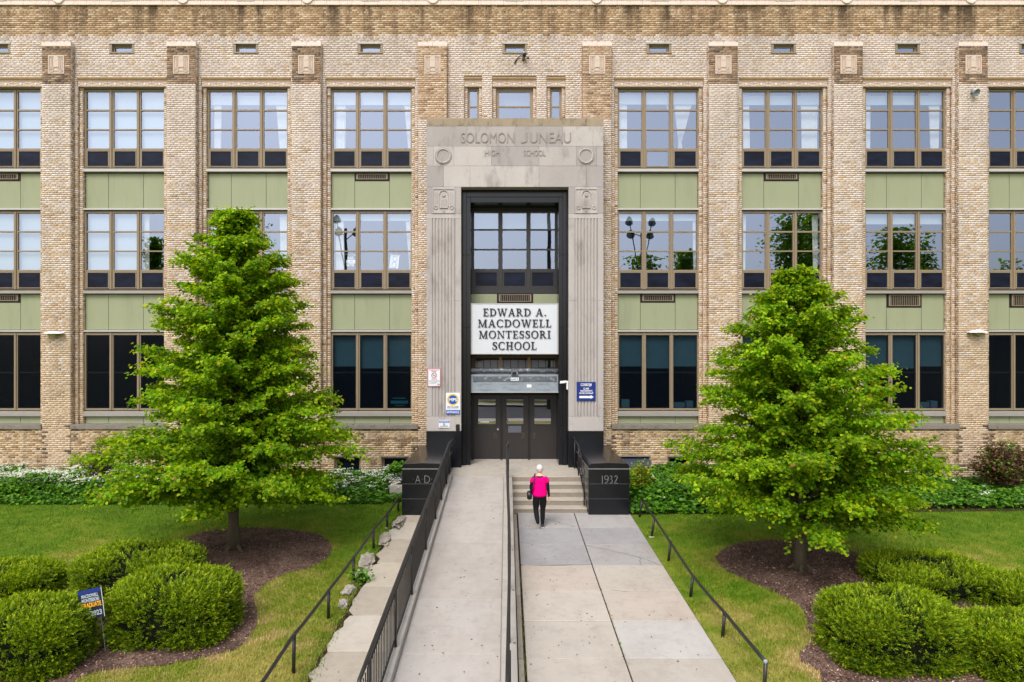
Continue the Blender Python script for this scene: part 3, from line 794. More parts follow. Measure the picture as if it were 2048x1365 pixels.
# -- stone sills of the ground floor, pier caps, plaques, lintels, tiles, parapet blocks
for x0, x1 in SILLS:
    MB().box(x0 + .004, x1 - .004, -.045, .46, ZSILL - .145, ZSILL).build('stone_sill', m_sill, school, bevel=.012)
m_plaque = plain('plaque_terracotta', srgb(196, 179, 165), .7, .3, 0, .08, 6, 40)
def plaque_data():
    b = MB(); w_, h_ = .255, .29
    b.cur = 1; b.box(-w_, w_, -.006, .03, -h_, h_); b.cur = 0
    for x0, x1, z0, z1 in ((-w_, w_, h_ - .035, h_), (-w_, w_, -h_, -h_ + .03), (-w_, -w_ + .032, -h_ + .03, h_ - .035), (w_ - .032, w_, -h_ + .03, h_ - .035)): b.box(x0, x1, -.024, -.006, z0, z1)
    b.box(-.085, .085, -.024, -.006, -.08, .24); b.disc((0, -.030, .2), .075, -.006, 14)
    for s in (-1, 1):
        b.box(s * .115, s * .135, -.022, -.006, -.12, .19); b.box(s * .16, s * .185, -.02, -.006, -.1, .16)
        b.ring((s * .15, -.012, .2), .035, .014, 'y', 14, 5); b.ring((s * .145, -.012, -.18), .055, .016, 'y', 16, 5); b.disc((s * .145, -.022, -.18), .02, -.006, 10)
    for k in range(9):
        a = PI * k / 8; b.box(.115 * math.cos(a) - .012, .115 * math.cos(a) + .012, -.02, -.006, -.2 + .115 * math.sin(a), -.175 + .115 * math.sin(a))
    b.disc((0, -.018, -.2), .075, -.006, 14, 0, PI)
    return b.data('plaque', [m_plaque, m_terrad])
PLQ_D = plaque_data()
for s in (-1, 1):
    for p in PIER:
        x = XC + s * p
        use('carved_plaque', PLQ_D, school, (x, .006, (zp(148.5) + zp(110.5)) / 2))
        for a, c in ((x - PW - .012, x - .003), (x + .003, x + PW + .012)):
            b = MB(); z0 = zp(92.5)
            b.hexa([(a, -.012, z0), (c, -.012, z0), (c, YW + .02, z0), (a, YW + .02, z0), (a, -.012, ZCAP), (c, -.012, ZCAP), (c, YW + .02, ZCAP + .03), (a, YW + .02, ZCAP + .03)])
            b.build('cap_stone', m_terra, school, bevel=.006)
def tile_data(w_):
    b = MB(); h = zw(162.8) - zw(172.3)
    b.cur = 1; b.box(-w_ / 2, w_ / 2, .0, .05, 0, h); b.cur = 0; b.box(-w_ / 2, w_ / 2, -.012, 0, h - .018, h); b.box(-w_ / 2, w_ / 2, -.012, 0, 0, .014)
    c = h / 2
    b.prism([(-.05, c), (0, c - .05), (.05, c), (0, c + .05)], -.016, 0)
    for s in (-1, 1):
        for k in (-1, 1): b.prism([(s * .07, c), (s * (w_ / 2 - .01), c + k * .045), (s * (w_ / 2 - .01), c + k * .062), (s * .07, c + k * .022)], -.012, 0)
    return b.data('tile', [m_terra, m_terrad])
def mould_data(w_):
    z0, z1 = 0, zw(154.8) - zw(161.8)
    prof = [(.12, 0), (-.005, 0), (-.012, .02), (.0, .035), (-.03, .055), (-.045, .085), (-.05, z1), (.12, z1)]
    return MB().rings([[(-w_ / 2, y, z) for y, z in prof], [(w_ / 2, y, z) for y, z in prof]]).data('moulding', m_tanstone)
tw = 2 * 1.43 / 6
TILE, MOULD = tile_data(tw - .006), mould_data(tw - .006)
def lintel(x0, x1, n, td, md):
    w_ = (x1 - x0) / n
    for k in range(n):
        use('frieze_tile', td, school, (x0 + w_ * (k + .5), YW + .03, zw(172.3)))
        use('lintel_stone', md, school, (x0 + w_ * (k + .5), YW + .012, zw(161.8)))
    MB().box(x0, x1, YW + .06, .45, zw(172.6), zw(160.5)).build('lintel_core', m_tanstone, school)
for s in (-1, 1):
    for bb in BAY: lintel(XC + s * bb - 1.43, XC + s * bb + 1.43, 6, TILE, MOULD)
for a, c in narrow_out:
    n = 1 if c - a < .8 else 3
    lintel(a + .003, c - .003, n, tile_data((c - a) / n - .012), mould_data((c - a) / n - .012))
bw_ = .405                                  # terracotta blocks along the top of the wall
zb0, zb1 = zw(11.2), zw(4.2)
CB = MB().box(-bw_ / 2 + .003, bw_ / 2 - .003, -.05, .1, 0, zb1 - zb0).data('cornice', m_terra)
bead = MB()
for k in range(6): bead.ball((-bw_ / 2 + bw_ * (k + .5) / 6, -.012, .055), (.034, .03, .04), 8, 5)
bead.box(-bw_ / 2 + .003, bw_ / 2 - .003, -.01, .1, 0, .5); bead.box(-bw_ / 2 + .003, bw_ / 2 - .003, -.05, -.01, .3, .36)
BD = bead.data('beaded', m_terra)
fan = MB()
for k in range(9): fan.tube([(-.26 + .065 * k, -.02, .02), (-.18 + .045 * k, -.03, .3)], [.034, .02], 6)
fan.box(-.29, .29, -.05, .1, 0, .02)
FANB = fan.data('fan', m_terra)
rnd = MB().ring((0, -.03, .12), .15, .045, 'y', 20, 6).disc((0, -.035, .12), .11, .0, 18)
RNDB = rnd.data('roundel', m_terra)
n = int((XR - XL) / bw_)
for k in range(n):
    x = XL + bw_ * (k + .5)
    use('cornice_block', CB, school, (x, YW - .01, zb0)); use('beaded_block', BD, school, (x, YW - .005, zb1 + .003))
for s in (-1, 1):
    for bb in BAY: use('fan_ornament', FANB, school, (XC + s * bb, YW - .03, zb1 + .01))
    for p in PIER: use('rosette', RNDB, school, (XC + s * p, YW - .03, zb1 - .03))
use('fan_ornament', FANB, school, (XC, YW - .03, zb1 + .01))

# ================================================================ WINDOWS
PY = YF + .045                             # glass plane
def curtain(parent, xa0, xa1, z1, xb0, xb1, z0, name='curtain', folds=7, zm=None, mid=None):
    """hanging cloth: xa at the top, xb at the bottom"""
    b = MB(); n = folds * 6; rows = [(z1, xa0, xa1)] + ([(zm, *mid)] if zm is not None else []) + [(z0, xb0, xb1)]
    zz = []
    for (za, a0, a1), (zb_, b0, b1) in zip(rows[:-1], rows[1:]):
        for t in np.linspace(0, 1, 7)[:-1]: zz.append((za + (zb_ - za) * t, a0 + (b0 - a0) * t, a1 + (b1 - a1) * t))
    zz.append(rows[-1]); ph = random.random() * 6
    V = []
    for i, (z, a, c) in enumerate(zz):
        for j in range(n + 1):
            u = j / n
            V.append((a + (c - a) * u, PY + .14 + .022 * math.sin(folds * 2 * PI * u + ph + .5 * math.sin(3 * u + i * .3)), z))
    Fc = [(i * (n + 1) + j, i * (n + 1) + j + 1, (i + 1) * (n + 1) + j + 1, (i + 1) * (n + 1) + j) for i in range(len(zz) - 1) for j in range(n)]
    o = bpy.data.objects.new(name, np_mesh(name, V, Fc, m_curt, None, True)); return link(o, parent)
def blind(parent, x0, x1, z0, z1, mat=None, dy=.10):
    return MB().box(x0, x1, PY + dy, PY + dy + .006, z0, z1).build('blind', mat or m_blind, parent)

COLS3 = [(176.4, 220), (230.4, 275), (285, 330)]       # pane columns of the photographed window spanning 170-331
XREF = 250.5
def colx(s, bb):                            # pane columns in metres for a bay
    return [((a - XREF - 2.2) * DF / F + XC + s * bb, (c - XREF - 2.2) * DF / F + XC + s * bb) for a, c in COLS3]
def upper_window(s, bb, dy, cfg):
    """three lights of four panes; dy shifts the photographed top-floor rows down by a storey"""
    X = XC + s * bb; Z = lambda py: zf(py + dy)
    rows = [(184.3, 218.5), (222.3, 257.6), (260.8, 296.3)]; low = (301, 333.6)
    cols = colx(s, bb)
    f = MB(); x0, x1 = X - 1.303, X + 1.303; y0, y1 = YF, YF + .09
    zt, zb_ = Z(179.3), Z(336)
    f.box(x0, cols[0][0] - .012, y0, y1, zb_, zt); f.box(cols[2][1] + .012, x1, y0, y1, zb_, zt)
    f.box(x0 + .01, x1 - .01, y0 + .004, y1 - .004, Z(183.2), zt - .003); f.box(x0 + .01, x1 - .01, y0 + .004, y1 - .004, zb_ + .003, Z(335))
    for (a, c), (d, e) in zip(cols[:-1], cols[1:]):
        m_ = (c + d) / 2; f.box(c + .012, d - .012, y0 + .015, y1 - .006, zb_ + .005, zt - .005); f.box(m_ - .022, m_ + .022, y0 - .018, y0 + .02, zb_ + .005, zt - .005)
    for a, c in cols:                       # sash rims and bars
        for p, q in ((218.5, 222.3), (257.6, 260.8), (296.3, 301)): f.box(a - .02, c + .02, y0 + .012, y1 - .012, Z(q) + .006, Z(p) - .006)
    win = f.build('window', m_frame, school)
    for ci, (a, c) in enumerate(cols):
        for p, q in rows:
            g = MB(); g.box(a - .012, c + .012, PY - .03, PY - .018, Z(q) - .006, Z(p) + .006); g.build('pane_gasket', m_gasket, win) if False else None
            MB().quad((a - .006, PY, Z(q) - .004), (c + .006, PY, Z(q) - .004), (c + .006, PY, Z(p) + .004), (a - .006, PY, Z(p) + .004)).build('pane', m_glass, win)
        p, q = low
        lo = MB()                           # the opening sash with its screen
        for r_ in ((a - .01, a + .022, Z(q) , Z(p)), (c - .022, c + .01, Z(q), Z(p)), (a + .022, c - .022, Z(p) - .026, Z(p)), (a + .022, c - .022, Z(q), Z(q) + .026)): lo.box(r_[0], r_[1], y0 + .006, y0 + .04, r_[2], r_[3])
        sash = lo.build('sash', m_frame, win)
        clear = cfg.get('clear') == ci
        MB().quad((a + .022, y0 + .03, Z(q) + .026), (c - .022, y0 + .03, Z(q) + .026), (c - .022, y0 + .03, Z(p) - .026), (a + .022, y0 + .03, Z(p) - .026)).build('pane' if clear else 'screen', m_glass if clear else m_screen, win)
    for it in cfg.get('curt', ()):
        rel = lambda px: cols[0][0] + (px - 176.4) * DF / F
        a0, a1, b0, b1, top, bot = it[:6]
        mid = None if len(it) < 7 else (Z(it[6]), (rel(it[7]), rel(it[8])))
        curtain(win, rel(a0), rel(a1), Z(top), rel(b0), rel(b1), Z(bot), zm=mid[0] if mid else None, mid=mid[1] if mid else None, folds=max(3, int((a1 - a0) / 3.2)))
    for (top, bot, ca) in cfg.get('blind', ()):
        for ci in ca:
            a, c = cols[ci]; blind(win, a - .05, c + .05, Z(bot), Z(top))
    # head flashing, sill
    MB().box(x0 - .02, x1 + .02, YF - .07, YF + .1, Z(177.6), Z(174.2)).build('head_flashing', m_metalsill, school, bevel=.004)
    b = MB(); b.hexa([(x0 - .02, YF - .085, Z(344.3)), (x1 + .02, YF - .085, Z(344.3)), (x1 + .02, YF + .1, Z(344.3)), (x0 - .02, YF + .1, Z(344.3)),
                      (x0 - .02, YF - .085, Z(338.6)), (x1 + .02, YF - .085, Z(338.6)), (x1 + .02, YF + .1, Z(337.2)), (x0 - .02, YF + .1, Z(337.2))])
    b.build('window_sill', m_metalsill if dy == 0 else m_sill_l, school, bevel=.004)
m_sill_l = plain('grey_metal_sill', srgb(150, 145, 138), .5, .4, .1, .08, 3)
def vent(x0, x1, z0, z1, y, parent):
    """through-wall air grille: dark surround, bronze frame, upright fins"""
    g = MB().box(x0, x1, y - .03, y, z0, z1).build('vent', m_gasket, parent)
    fx0, fx1, fz0, fz1 = x0 + .06, x1 - .06, z0 + .045, z1 - .015
    b = MB()
    for r_ in ((fx0, fx1, fz1 - .02, fz1), (fx0, fx1, fz0, fz0 + .02), (fx0, fx0 + .05, fz0 + .02, fz1 - .02), (fx1 - .05, fx1, fz0 + .02, fz1 - .02)): b.box(r_[0], r_[1], y - .055, y - .031, r_[2], r_[3])
    b.build('grille_frame', m_frame, g)
    fin = MB().box(-.0065, .0065, -.05, -.032, fz0 + .018 - z0, fz1 - .018 - z0).data('fin', m_frame)
    n = 15
    for k in range(n): use('fin', fin, g, (fx0 + .06 + (fx1 - fx0 - .12) * (k + .5) / n, y, z0))
def panels(s, bb, p0, p1, hasvent=False, vh=14.5, cols3=True):
    X = XC + s * bb; x0, x1 = X - 1.303, X + 1.303; z0, z1 = zf(p1), zf(p0); y = YF + .05
    MB().box(x0 - .01, x1 + .01, y + .012, y + .05, z0 - .02, z1 + .02).build('panel_backing', m_gasket, school)
    e = [x0, XC + s * bb + (216.3 - XREF - 2.2 + 2) * DF / F, XC + s * bb + (286.2 - XREF - 2.2 + 2) * DF / F, x1]
    for a, c in zip(e[:-1], e[1:]):
        v = hasvent and a == e[1]
        top = z1 - (vh * DF / F + .01 if v else 0)
        MB().box(a + .006, c - .006, y - .004, y + .012, z0, top).build('spandrel_panel', m_panel, school, bevel=.002, seg=1)
        if v: vent(a, c, top + .008, z1, y + .012, school)

C = {}                                      # (side, bay, floor) -> what hangs inside, in the pixels of the reference window
C[(-1, 0, 3)] = dict(curt=[(180, 199, 178, 197, 183, 296), (314, 331, 324, 331, 183, 296)], blind=[(183, 207, (0, 1, 2))])
C[(-1, 1, 3)] = dict(curt=[(180, 196, 180, 194, 185, 297), (303, 330, 312, 330, 183, 296)], blind=[(188, 207, (0, 1, 2))])
C[(-1, 2, 3)] = dict(blind=[(183, 298, (0, 1, 2))])
C[(-1, 3, 3)] = dict(blind=[(183, 298, (0, 1, 2))])
C[(1, 0, 3)] = dict(curt=[(176, 193, 176, 193, 184, 297), (285, 330, 295, 305, 183, 297, 282, 297, 303), (268, 276, 274, 276, 186, 215)], blind=[(186, 206, (0, 1, 2))], clear=1)
C[(1, 1, 3)] = dict(curt=[(176, 192, 176, 194, 185, 297), (296, 331, 298, 330, 184, 297)], blind=[(188, 207, (0, 1, 2))])
C[(1, 2, 3)] = dict(curt=[(176, 191, 176, 190, 185, 297), (308, 331, 312, 328, 184, 297)], blind=[(188, 207, (0, 1, 2))])
C[(1, 3, 3)] = {}
C[(-1, 0, 2)] = dict(curt=[(178, 194, 178, 196, 185, 297), (318, 331, 327, 331, 183, 296)], blind=[(185, 197, (0, 1, 2))])
C[(-1, 1, 2)] = dict(curt=[(312, 330, 314, 330, 185, 297), (178, 192, 178, 190, 185, 297)])
C[(-1, 2, 2)] = dict(blind=[(183, 298, (0, 1))], curt=[(285, 296, 285, 296, 184, 297)])
C[(-1, 3, 2)] = dict(blind=[(183, 298, (0, 1, 2))])
C[(1, 0, 2)] = dict(blind=[(185, 197, (0, 1, 2))], curt=[(325, 331, 327, 331, 184, 297)])
C[(1, 1, 2)] = dict(curt=[(176, 186, 176, 184, 185, 297), (318, 330, 320, 330, 185, 297)])
C[(1, 2, 2)] = dict(blind=[(184, 204, (0, 1, 2))])
C[(1, 3, 2)] = {}
VENT3 = {(-1, 0), (1, 1), (-1, 3)}; VENT2 = {(1, 0), (1, 2), (1, 3), (-1, 3)}
for s in (-1, 1):
    for i, bb in enumerate(BAY):
        upper_window(s, bb, 0.0, C[(s, i, 3)])
        upper_window(s, bb, 243.0, C[(s, i, 2)])
        panels(s, bb, 346.6, 416.6, (s, i) in VENT3)
        panels(s, bb, 588.6, 659.4, (s, i) in VENT2, 26.0 if (s, i) in ((1, 2), (1, 3)) else 16.0)
        panels(s, bb, 832.5, 848.0)
        # ground floor: three tall lights
        X = XC + s * bb; x0, x1 = X - 1.303, X + 1.303; y0, y1 = YF, YF + .09
        cols = [(a - .02, c + .02) for a, c in colx(s, bb)]
        f = MB(); zt, zb_ = zf(664.8), zf(820.5)
        f.box(x0, cols[0][0], y0, y1, zb_, zt); f.box(cols[2][1], x1, y0, y1, zb_, zt)
        f.box(x0 + .005, x1 - .005, y0 + .004, y1 - .004, zf(670), zt - .003); f.box(x0 + .005, x1 - .005, y0 + .004, y1 - .004, zb_ + .003, zf(816.5))
        for (a, c), (d, e) in zip(cols[:-1], cols[1:]):
            m_ = (c + d) / 2; f.box(c, d, y0 + .015, y1 - .006, zb_ + .005, zt - .005); f.box(m_ - .02, m_ + .02, y0 - .018, y0 + .02, zb_ + .005, zt - .005)
        win = f.build('window', m_frame, school)
        for ci, (a, c) in enumerate(cols):
            MB().quad((a, PY - .02, zf(817)), (c, PY - .02, zf(817)), (c, PY - .02, zf(669.5)), (a, PY - .02, zf(669.5))).build('pane', m_lowglass, win)
            MB().box(a, c, PY + .02, PY + .06, zf(746.5), zf(743.5)).build('meeting_rail', m_darkframe, win)
            if (s, i) in ((-1, 0), (1, 0), (1, 2)) or (ci < 1 and i == 1):
                MB().box(a - .02, c + .02, PY + .12, PY + .13, zf(733 + 4 * ((i + ci) % 2)), zf(668)).build('blind', m_tealblind, win)
        if (s, i) == (-1, 0):
            for r_ in ((.2, .75, 796, 798), (.12, .85, 802, 808), (.3, .7, 811, 812.5)):
                a, c = cols[2]; MB().box(a + (c - a) * r_[0], a + (c - a) * r_[1], PY + .1, PY + .11, zf(r_[3]), zf(r_[2])).build('poster', m_teal, win)
        if s == 1 and i < 3:
            for r_ in ((0, .15, .5, 800, 816), (2, .1, .55, 806, 816), (2, .62, .9, 803, 816)):
                a, c = cols[r_[0]]; MB().box(a + (c - a) * r_[1], a + (c - a) * r_[2], PY + .15, PY + .4, zf(r_[4]), zf(r_[3])).build('shelf_box', m_tealblind, win)
        MB().box(x0 - .02, x1 + .02, YF - .05, YF + .1, zf(663.7), zf(660.4)).build('head_flashing', m_metalsill, school, bevel=.004)
        b = MB(); b.hexa([(x0 - .02, YF - .07, zf(832)), (x1 + .02, YF - .07, zf(832)), (x1 + .02, YF + .1, zf(832)), (x0 - .02, YF + .1, zf(832)),
                          (x0 - .02, YF - .07, zf(823.6)), (x1 + .02, YF - .07, zf(823.6)), (x1 + .02, YF + .1, zf(820.8)), (x0 - .02, YF + .1, zf(820.8))])
        b.build('window_sill', m_sill_l, school, bevel=.004)

# small attic windows
def frame_window(x0, x1, z0, z1, y, fw, mats, bars=(), mul=(), glass=None, depth=.07, name='window'):
    f = MB()
    f.box(x0, x0 + fw, y, y + depth, z0, z1); f.box(x1 - fw, x1, y, y + depth, z0, z1); f.box(x0 + fw, x1 - fw, y + .003, y + depth - .003, z1 - fw, z1); f.box(x0 + fw, x1 - fw, y + .003, y + depth - .003, z0, z0 + fw)
    for z in bars: f.box(x0 + fw, x1 - fw, y + .01, y + depth - .01, z - .025, z + .025)
    win = f.build(name, mats, school)
    zz = [z0 + fw] + sorted(bars) + [z1 - fw]
    for a, c in zip(zz[:-1], zz[1:]): MB().quad((x0 + fw, y + .035, a), (x1 - fw, y + .035, a), (x1 - fw, y + .035, c), (x0 + fw, y + .035, c)).build('pane', glass or m_glass, win)
    return win
for x in [XC] + [XC + s * bb for s in (-1, 1) for bb in BAY]:
    z0, z1 = small_z
    win = frame_window(x - .32, x + .32, z0 + .045, z1 - .08, YW + .09, .045, m_frame)
    b = MB()
    for q in (-1, 1): b.box(x + q * SMALL_W, x + q * .322, YW - .004, YW + .2, z0 + .045, z1 - .05)
    b.box(x - .32, x + .32, YW + .06, YW + .2, z1 - .078, z1 - .05)
    b.build('window_surround', m_frame, win)
    MB().box(x - SMALL_W - .01, x + SMALL_W + .01, YW - .03, YW + .24, z0 - .005, z0 + .04).build('window_sill', m_frame, school, bevel=.004)
    MB().box(x - SMALL_W - .01, x + SMALL_W + .01, YW - .025, YW + .24, z1 - .045, z1).build('head_flashing', m_metalsill, school, bevel=.004)
# three narrow windows above the portal
for k, (a, c) in enumerate(narrow):
    z1, z0 = zf(178), zf(262)
    win = frame_window(a, c, z0, z1, YF, .07 if k != 1 else .1, m_frame, bars=[zf(213.5)])
    MB().box(a - .02, c + .02, YF - .06, YF + .08, zf(177.2), zf(173.6)).build('head_flashing', m_metalsill, school)
    MB().box(a, c, YF + .45, YF + .46, zf(206), z1).build('blind', m_blind, win)
# basement windows
for j, (x0, x1, _z, z1) in enumerate(base_open):
    z0 = .2
    if j == 2:
        MB().box(x0 - .02, x1 + .02, .45, .47, 0, z1).build('basement_window', m_gasket, school)
    else:
        b = MB(); b.box(x0, x0 + .07, .14, .22, z0, z1 - .03); b.box(x1 - .07, x1, .14, .22, z0, z1 - .03); b.box(x0 + .07, x1 - .07, .143, .217, z1 - .1, z1 - .03); b.box(x0, x1, .14, .22, z0 - .5, z0)
        win = b.build('basement_window', m_woodframe if False else m_frame, school)
        MB().quad((x0 + .07, .2, z0), (x1 - .07, .2, z0), (x1 - .07, .2, z1 - .1), (x0 + .07, .2, z1 - .1)).build('screen', m_screen, win)
        if j in (3, 4): MB().box(x0 + .1, x1 - .1, .175, .195, z1 - .3, z1 - .275).build('window_bar', m_metalsill, win)
    MB().box(x0 - .03, x1 + .03, -.02, .2, z1 - .03, z1 + .012).build('steel_lintel', m_sill, school)

# ================================================================ THE ENTRANCE
YPF = -.55; DPF = CD + YPF
xq = lambda px: XP(px, DPF)
zq = lambda py: ZP(py, DPF)
PX0, PX1 = xq(853), xq(1207)
OX0, OX1 = xq(922.3), xq(1137.2); OZ = zq(374.0); ZGB = zq(862); ZLAND = .742
core = MB()
core.box(PX0 + .02, OX0 - .02, YPF + .06, .18, ZLAND - .8, ZPORT - .02); core.box(OX1 + .02, PX1 - .02, YPF + .06, .18, ZLAND - .8, ZPORT - .02)
core.box(OX0 - .02, OX1 + .02, YPF + .06, .55, OZ + .01, ZPORT - .02)
portal = core.build('entrance_portal', m_stone, school)
def stone(x0, x1, z0, z1, mat=None, y0=YPF, y1=YPF + .2, dz=0, name='stone_block'):
    return MB().box(x0 + .002, x1 - .002, y0 + random.uniform(0, .003), y1, z0 + .002, z1 - .002).build(name, mat or m_stone, portal, bevel=.004, seg=1)
tones = [plain('limestone_block', c, .85, .25, 0, .11, 1.3, 25, .002, srgb(106, 98, 94), .6, (1, 1, .45)) for c in (srgb(170, 163, 159), srgb(163, 156, 153), srgb(177, 170, 166), srgb(157, 151, 148))]
rt = lambda: tones[random.randrange(4)]
cx = [853, 886.5, 983, 1078, 1172.5, 1207]
for a, c in zip(cx[:-1], cx[1:]): stone(xq(a), xq(c), zq(252.4), ZPORT, m_stonetop, YPF, .1, name='coping_stone')
for a, c in zip([853, 934, 1030, 1126], [934, 1030, 1126, 1207]): stone(xq(a), xq(c), zq(292.6), zq(252.4), rt())
for a, c in zip([853, 867, 908, 983, 1078, 1153, 1193], [867, 908, 983, 1078, 1153, 1193, 1207]): stone(xq(a), xq(c), zq(332), zq(292.6), rt())
for a, c in zip([853, 887, 940, 1078, 1172.5], [887, 940, 1078, 1172.5, 1207]): stone(xq(a), xq(c), OZ, zq(332), rt())
for x0, x1 in ((PX0, OX0), (OX1, PX1)):     # pylons: plaque block, reeded shaft, plain foot, granite base
    pc_ = (x0 + x1) / 2 + (.0)
    fx0, fx1 = (xq(865), xq(910)) if x0 < 0 else (xq(1150), xq(1195))
    stone(x0, fx0, zq(427), OZ, rt()); stone(fx1, x1, zq(427), OZ, rt()); stone(fx0, fx1, zq(427), OZ, tones[2])
    for za, zb_ in ((zq(601), zq(427)), (zq(833), zq(601)), (zq(862), zq(833))):
        if zb_ > zq(832):
            n = 7; pr2 = [(x0 + .002, YPF + .2), (x0 + .002, YPF), (fx0 - .012, YPF)]
            for k in range(n):
                a, c = fx0 + (fx1 - fx0) * k / n, fx0 + (fx1 - fx0) * (k + 1) / n
                pr2 += [(a + .004 - .012 * (k == 0), YPF + .035), (a + .012, YPF + .03)]
                for t in np.linspace(0, 1, 5): pr2.append((a + .014 + (c - a - .028) * t, YPF + .016 - .018 * math.sin(PI * t)))
            pr2 += [(fx1, YPF + .035), (fx1 + .012, YPF), (x1 - .002, YPF), (x1 - .002, YPF + .2)]
            zt = min(zb_ - .002, zq(437))
            MB().rings([[(x, y, za + .002) for x, y in pr2], [(x, y, zt) for x, y in pr2]]).build('reeded_stone', tones[0], portal)
            if zb_ > zq(437): stone(x0, x1, zq(437), zb_, tones[2])
        else: stone(x0, x1, za, zb_, tones[2])
    MB().box(x0 - .004, x1 + .004, YPF - .012, YPF + .2, ZLAND - .75, ZGB - .003).build('granite_base', m_granite, portal, bevel=.006)
    # carved panel: an arched niche with a standing figure between columns
    b = MB(); cx_ = (fx0 + fx1) / 2; zc0, zc1 = zq(425.5), zq(377); y = YPF
    w_ = (fx1 - fx0) / 2
    for r_ in ((cx_ - w_, cx_ + w_, zc1 - .03, zc1), (cx_ - w_, cx_ - w_ + .03, zc0, zc1 - .03), (cx_ + w_ - .03, cx_ + w_, zc0, zc1 - .03), (cx_ - w_ - .01, cx_ + w_ + .01, zc0 - .02, zc0)): b.box(r_[0], r_[1], y - .022, y + .01, r_[2], r_[3])
    for q in (-1, 1):
        b.box(cx_ + q * .13, cx_ + q * .155, y - .02, y + .01, zc0 + .2, zc1 - .2); b.box(cx_ + q * .2, cx_ + q * .225, y - .016, y + .01, zc0 + .28, zc1 - .1)
        b.box(cx_ + q * .26, cx_ + q * .275, y - .014, y + .01, zc0 + .2, zc1 - .14)
        b.ring((cx_ + q * .24, y - .008, zc0 + .16), .05, .016, 'y', 14, 5)
    arcp = [(cx_ + .14 * math.cos(a), y - .012, zc1 - .2 + .14 * math.sin(a)) for a in np.linspace(0, PI, 13)]
    b.tube(arcp, .018, 6)
    b.disc((cx_, y - .035, zc1 - .2), .055, y + .005, 12)
    b.prism([(cx_ - .09, zc0 + .2), (cx_ + .09, zc0 + .2), (cx_ + .075, zc1 - .3), (cx_ - .075, zc1 - .3)], y - .03, y + .005)
    b.box(cx_ - .13, cx_ + .13, y - .034, y + .005, zc0 + .14, zc0 + .2)
    for k in range(4): b.box(cx_ - .07 + .04 * k, cx_ - .052 + .04 * k, y - .038, y - .028, zc0 + .21, zc1 - .36)
    b.prism([(cx_ - .03, zc0 + .03), (cx_ + .03, zc0 + .03), (cx_ + .042, zc0 + .1), (cx_ - .042, zc0 + .1)], y - .02, y + .005)
    b.build('carved_panel', tones[0], portal)
for px in (886.7, 1172):                    # roundels
    c = (xq(px), YPF - .004, zq(312))
    MB().ring(c, .215, .035, 'y', 36, 8).ring(c, .262, .012, 'y', 36, 6).build('roundel', tones[0], portal, smooth=True)
    MB().disc((c[0], YPF - .008, c[2]), .19, YPF + .004, 32).build('roundel_face', tones[3], portal)
m_letter_shade = plain('shade_toned_lettering', srgb(146, 139, 135), .9, .2, 0, .1, 4)  # raised letters coloured darker than the stone, imitating the shade of cut lettering
letters('inscription', 'SOLOMON', xq(922.5), xq(1028), zq(286), zq(265), YPF + .002, m_letter_shade, portal, .022, -.004)
letters('inscription', 'J', xq(1042), xq(1054.5), zq(286), zq(265), YPF + .002, m_letter_shade, portal, .022, -.004)
letters('inscription', 'UNEAU', xq(1060), xq(1142), zq(286), zq(265), YPF + .002, m_letter_shade, portal, .022, -.004)
letters('inscription', 'HIGH', xq(970), xq(999.5), zq(312.3), zq(300.5), YPF + .002, m_letter_shade, portal, .018, -.004)
letters('inscription', 'SCHOOL', xq(1047.5), xq(1091), zq(312.3), zq(300.5), YPF + .002, m_letter_shade, portal, .018, -.004)
# granite lining of the opening: two stepped bands and the jambs behind them
YG = -.15; DG = CD + YG
IX0, IX1 = XP(941.2, DG + .05), XP(1117.2, DG + .05); IZ = ZP(405.3, DG + .05)
mx0, mx1, mz = IX0 - .13, IX1 + .13, IZ + .17
for (a, c, z0, z1, y0, y1) in ((OX0 + .003, mx0, ZLAND, OZ - .003, YG, .2), (mx1, OX1 - .003, ZLAND, OZ - .003, YG, .2), (mx0, mx1, mz, OZ - .003, YG, .2),
                               (mx0, IX0, ZLAND, mz, YG + .03, .9), (IX1, mx1, ZLAND, mz, YG + .03, .9), (IX0, IX1, IZ, mz, YG + .03, .9)):
    zs = [z0] + [z for z in (2.0, 5.1, 7.4) if z0 < z - .1 and z < z1 - .3 and z1 - z0 > 3] + [z1]
    for p, q in zip(zs[:-1], zs[1:]): MB().box(a + .001, c - .001, y0, y1, p + .002, q - .002).build('granite_block', m_granite, portal, bevel=.004, seg=1)
for x0, x1 in ((OX0 - .02, OX0 + .1), (OX1 - .1, OX1 + .02)): MB().box(x0, x1, .2, .6, ZLAND, OZ).build('granite_backing', m_granite, portal)
# tall dark window over the doors
yw_ = .72; dw_ = CD + yw_ + .03
xw = lambda px: XP(px, dw_)
zq2 = lambda py: ZP(py, dw_)
f = MB(); z0, z1 = zq2(577), zq2(414)
cols = [(948.4, 996.6), (1005.2, 1052.8), (1061.2, 1109.4)]
rows = [(423.8, 458), (461.6, 497.6), (501.2, 537.8)]
f.box(IX0, xw(948), yw_, yw_ + .1, z0, z1); f.box(xw(1109.8), IX1, yw_, yw_ + .1, z0, z1); f.box(IX0, IX1, yw_ + .003, yw_ + .097, zq2(423.4), z1)
for a, c in ((996.8, 1005), (1053, 1061)): f.box(xw(a), xw(c), yw_ - .02, yw_ + .08, z0, zq2(423.4))
for a, c in ((458.2, 461.4), (497.8, 501), (538, 542)): f.box(xw(948), xw(1109.8), yw_ + .01, yw_ + .07, zq2(c), zq2(a))
f.box(IX0, IX1, yw_ - .01, yw_ + .09, z0, zq2(575))
win = f.build('window', m_darkframe, school)
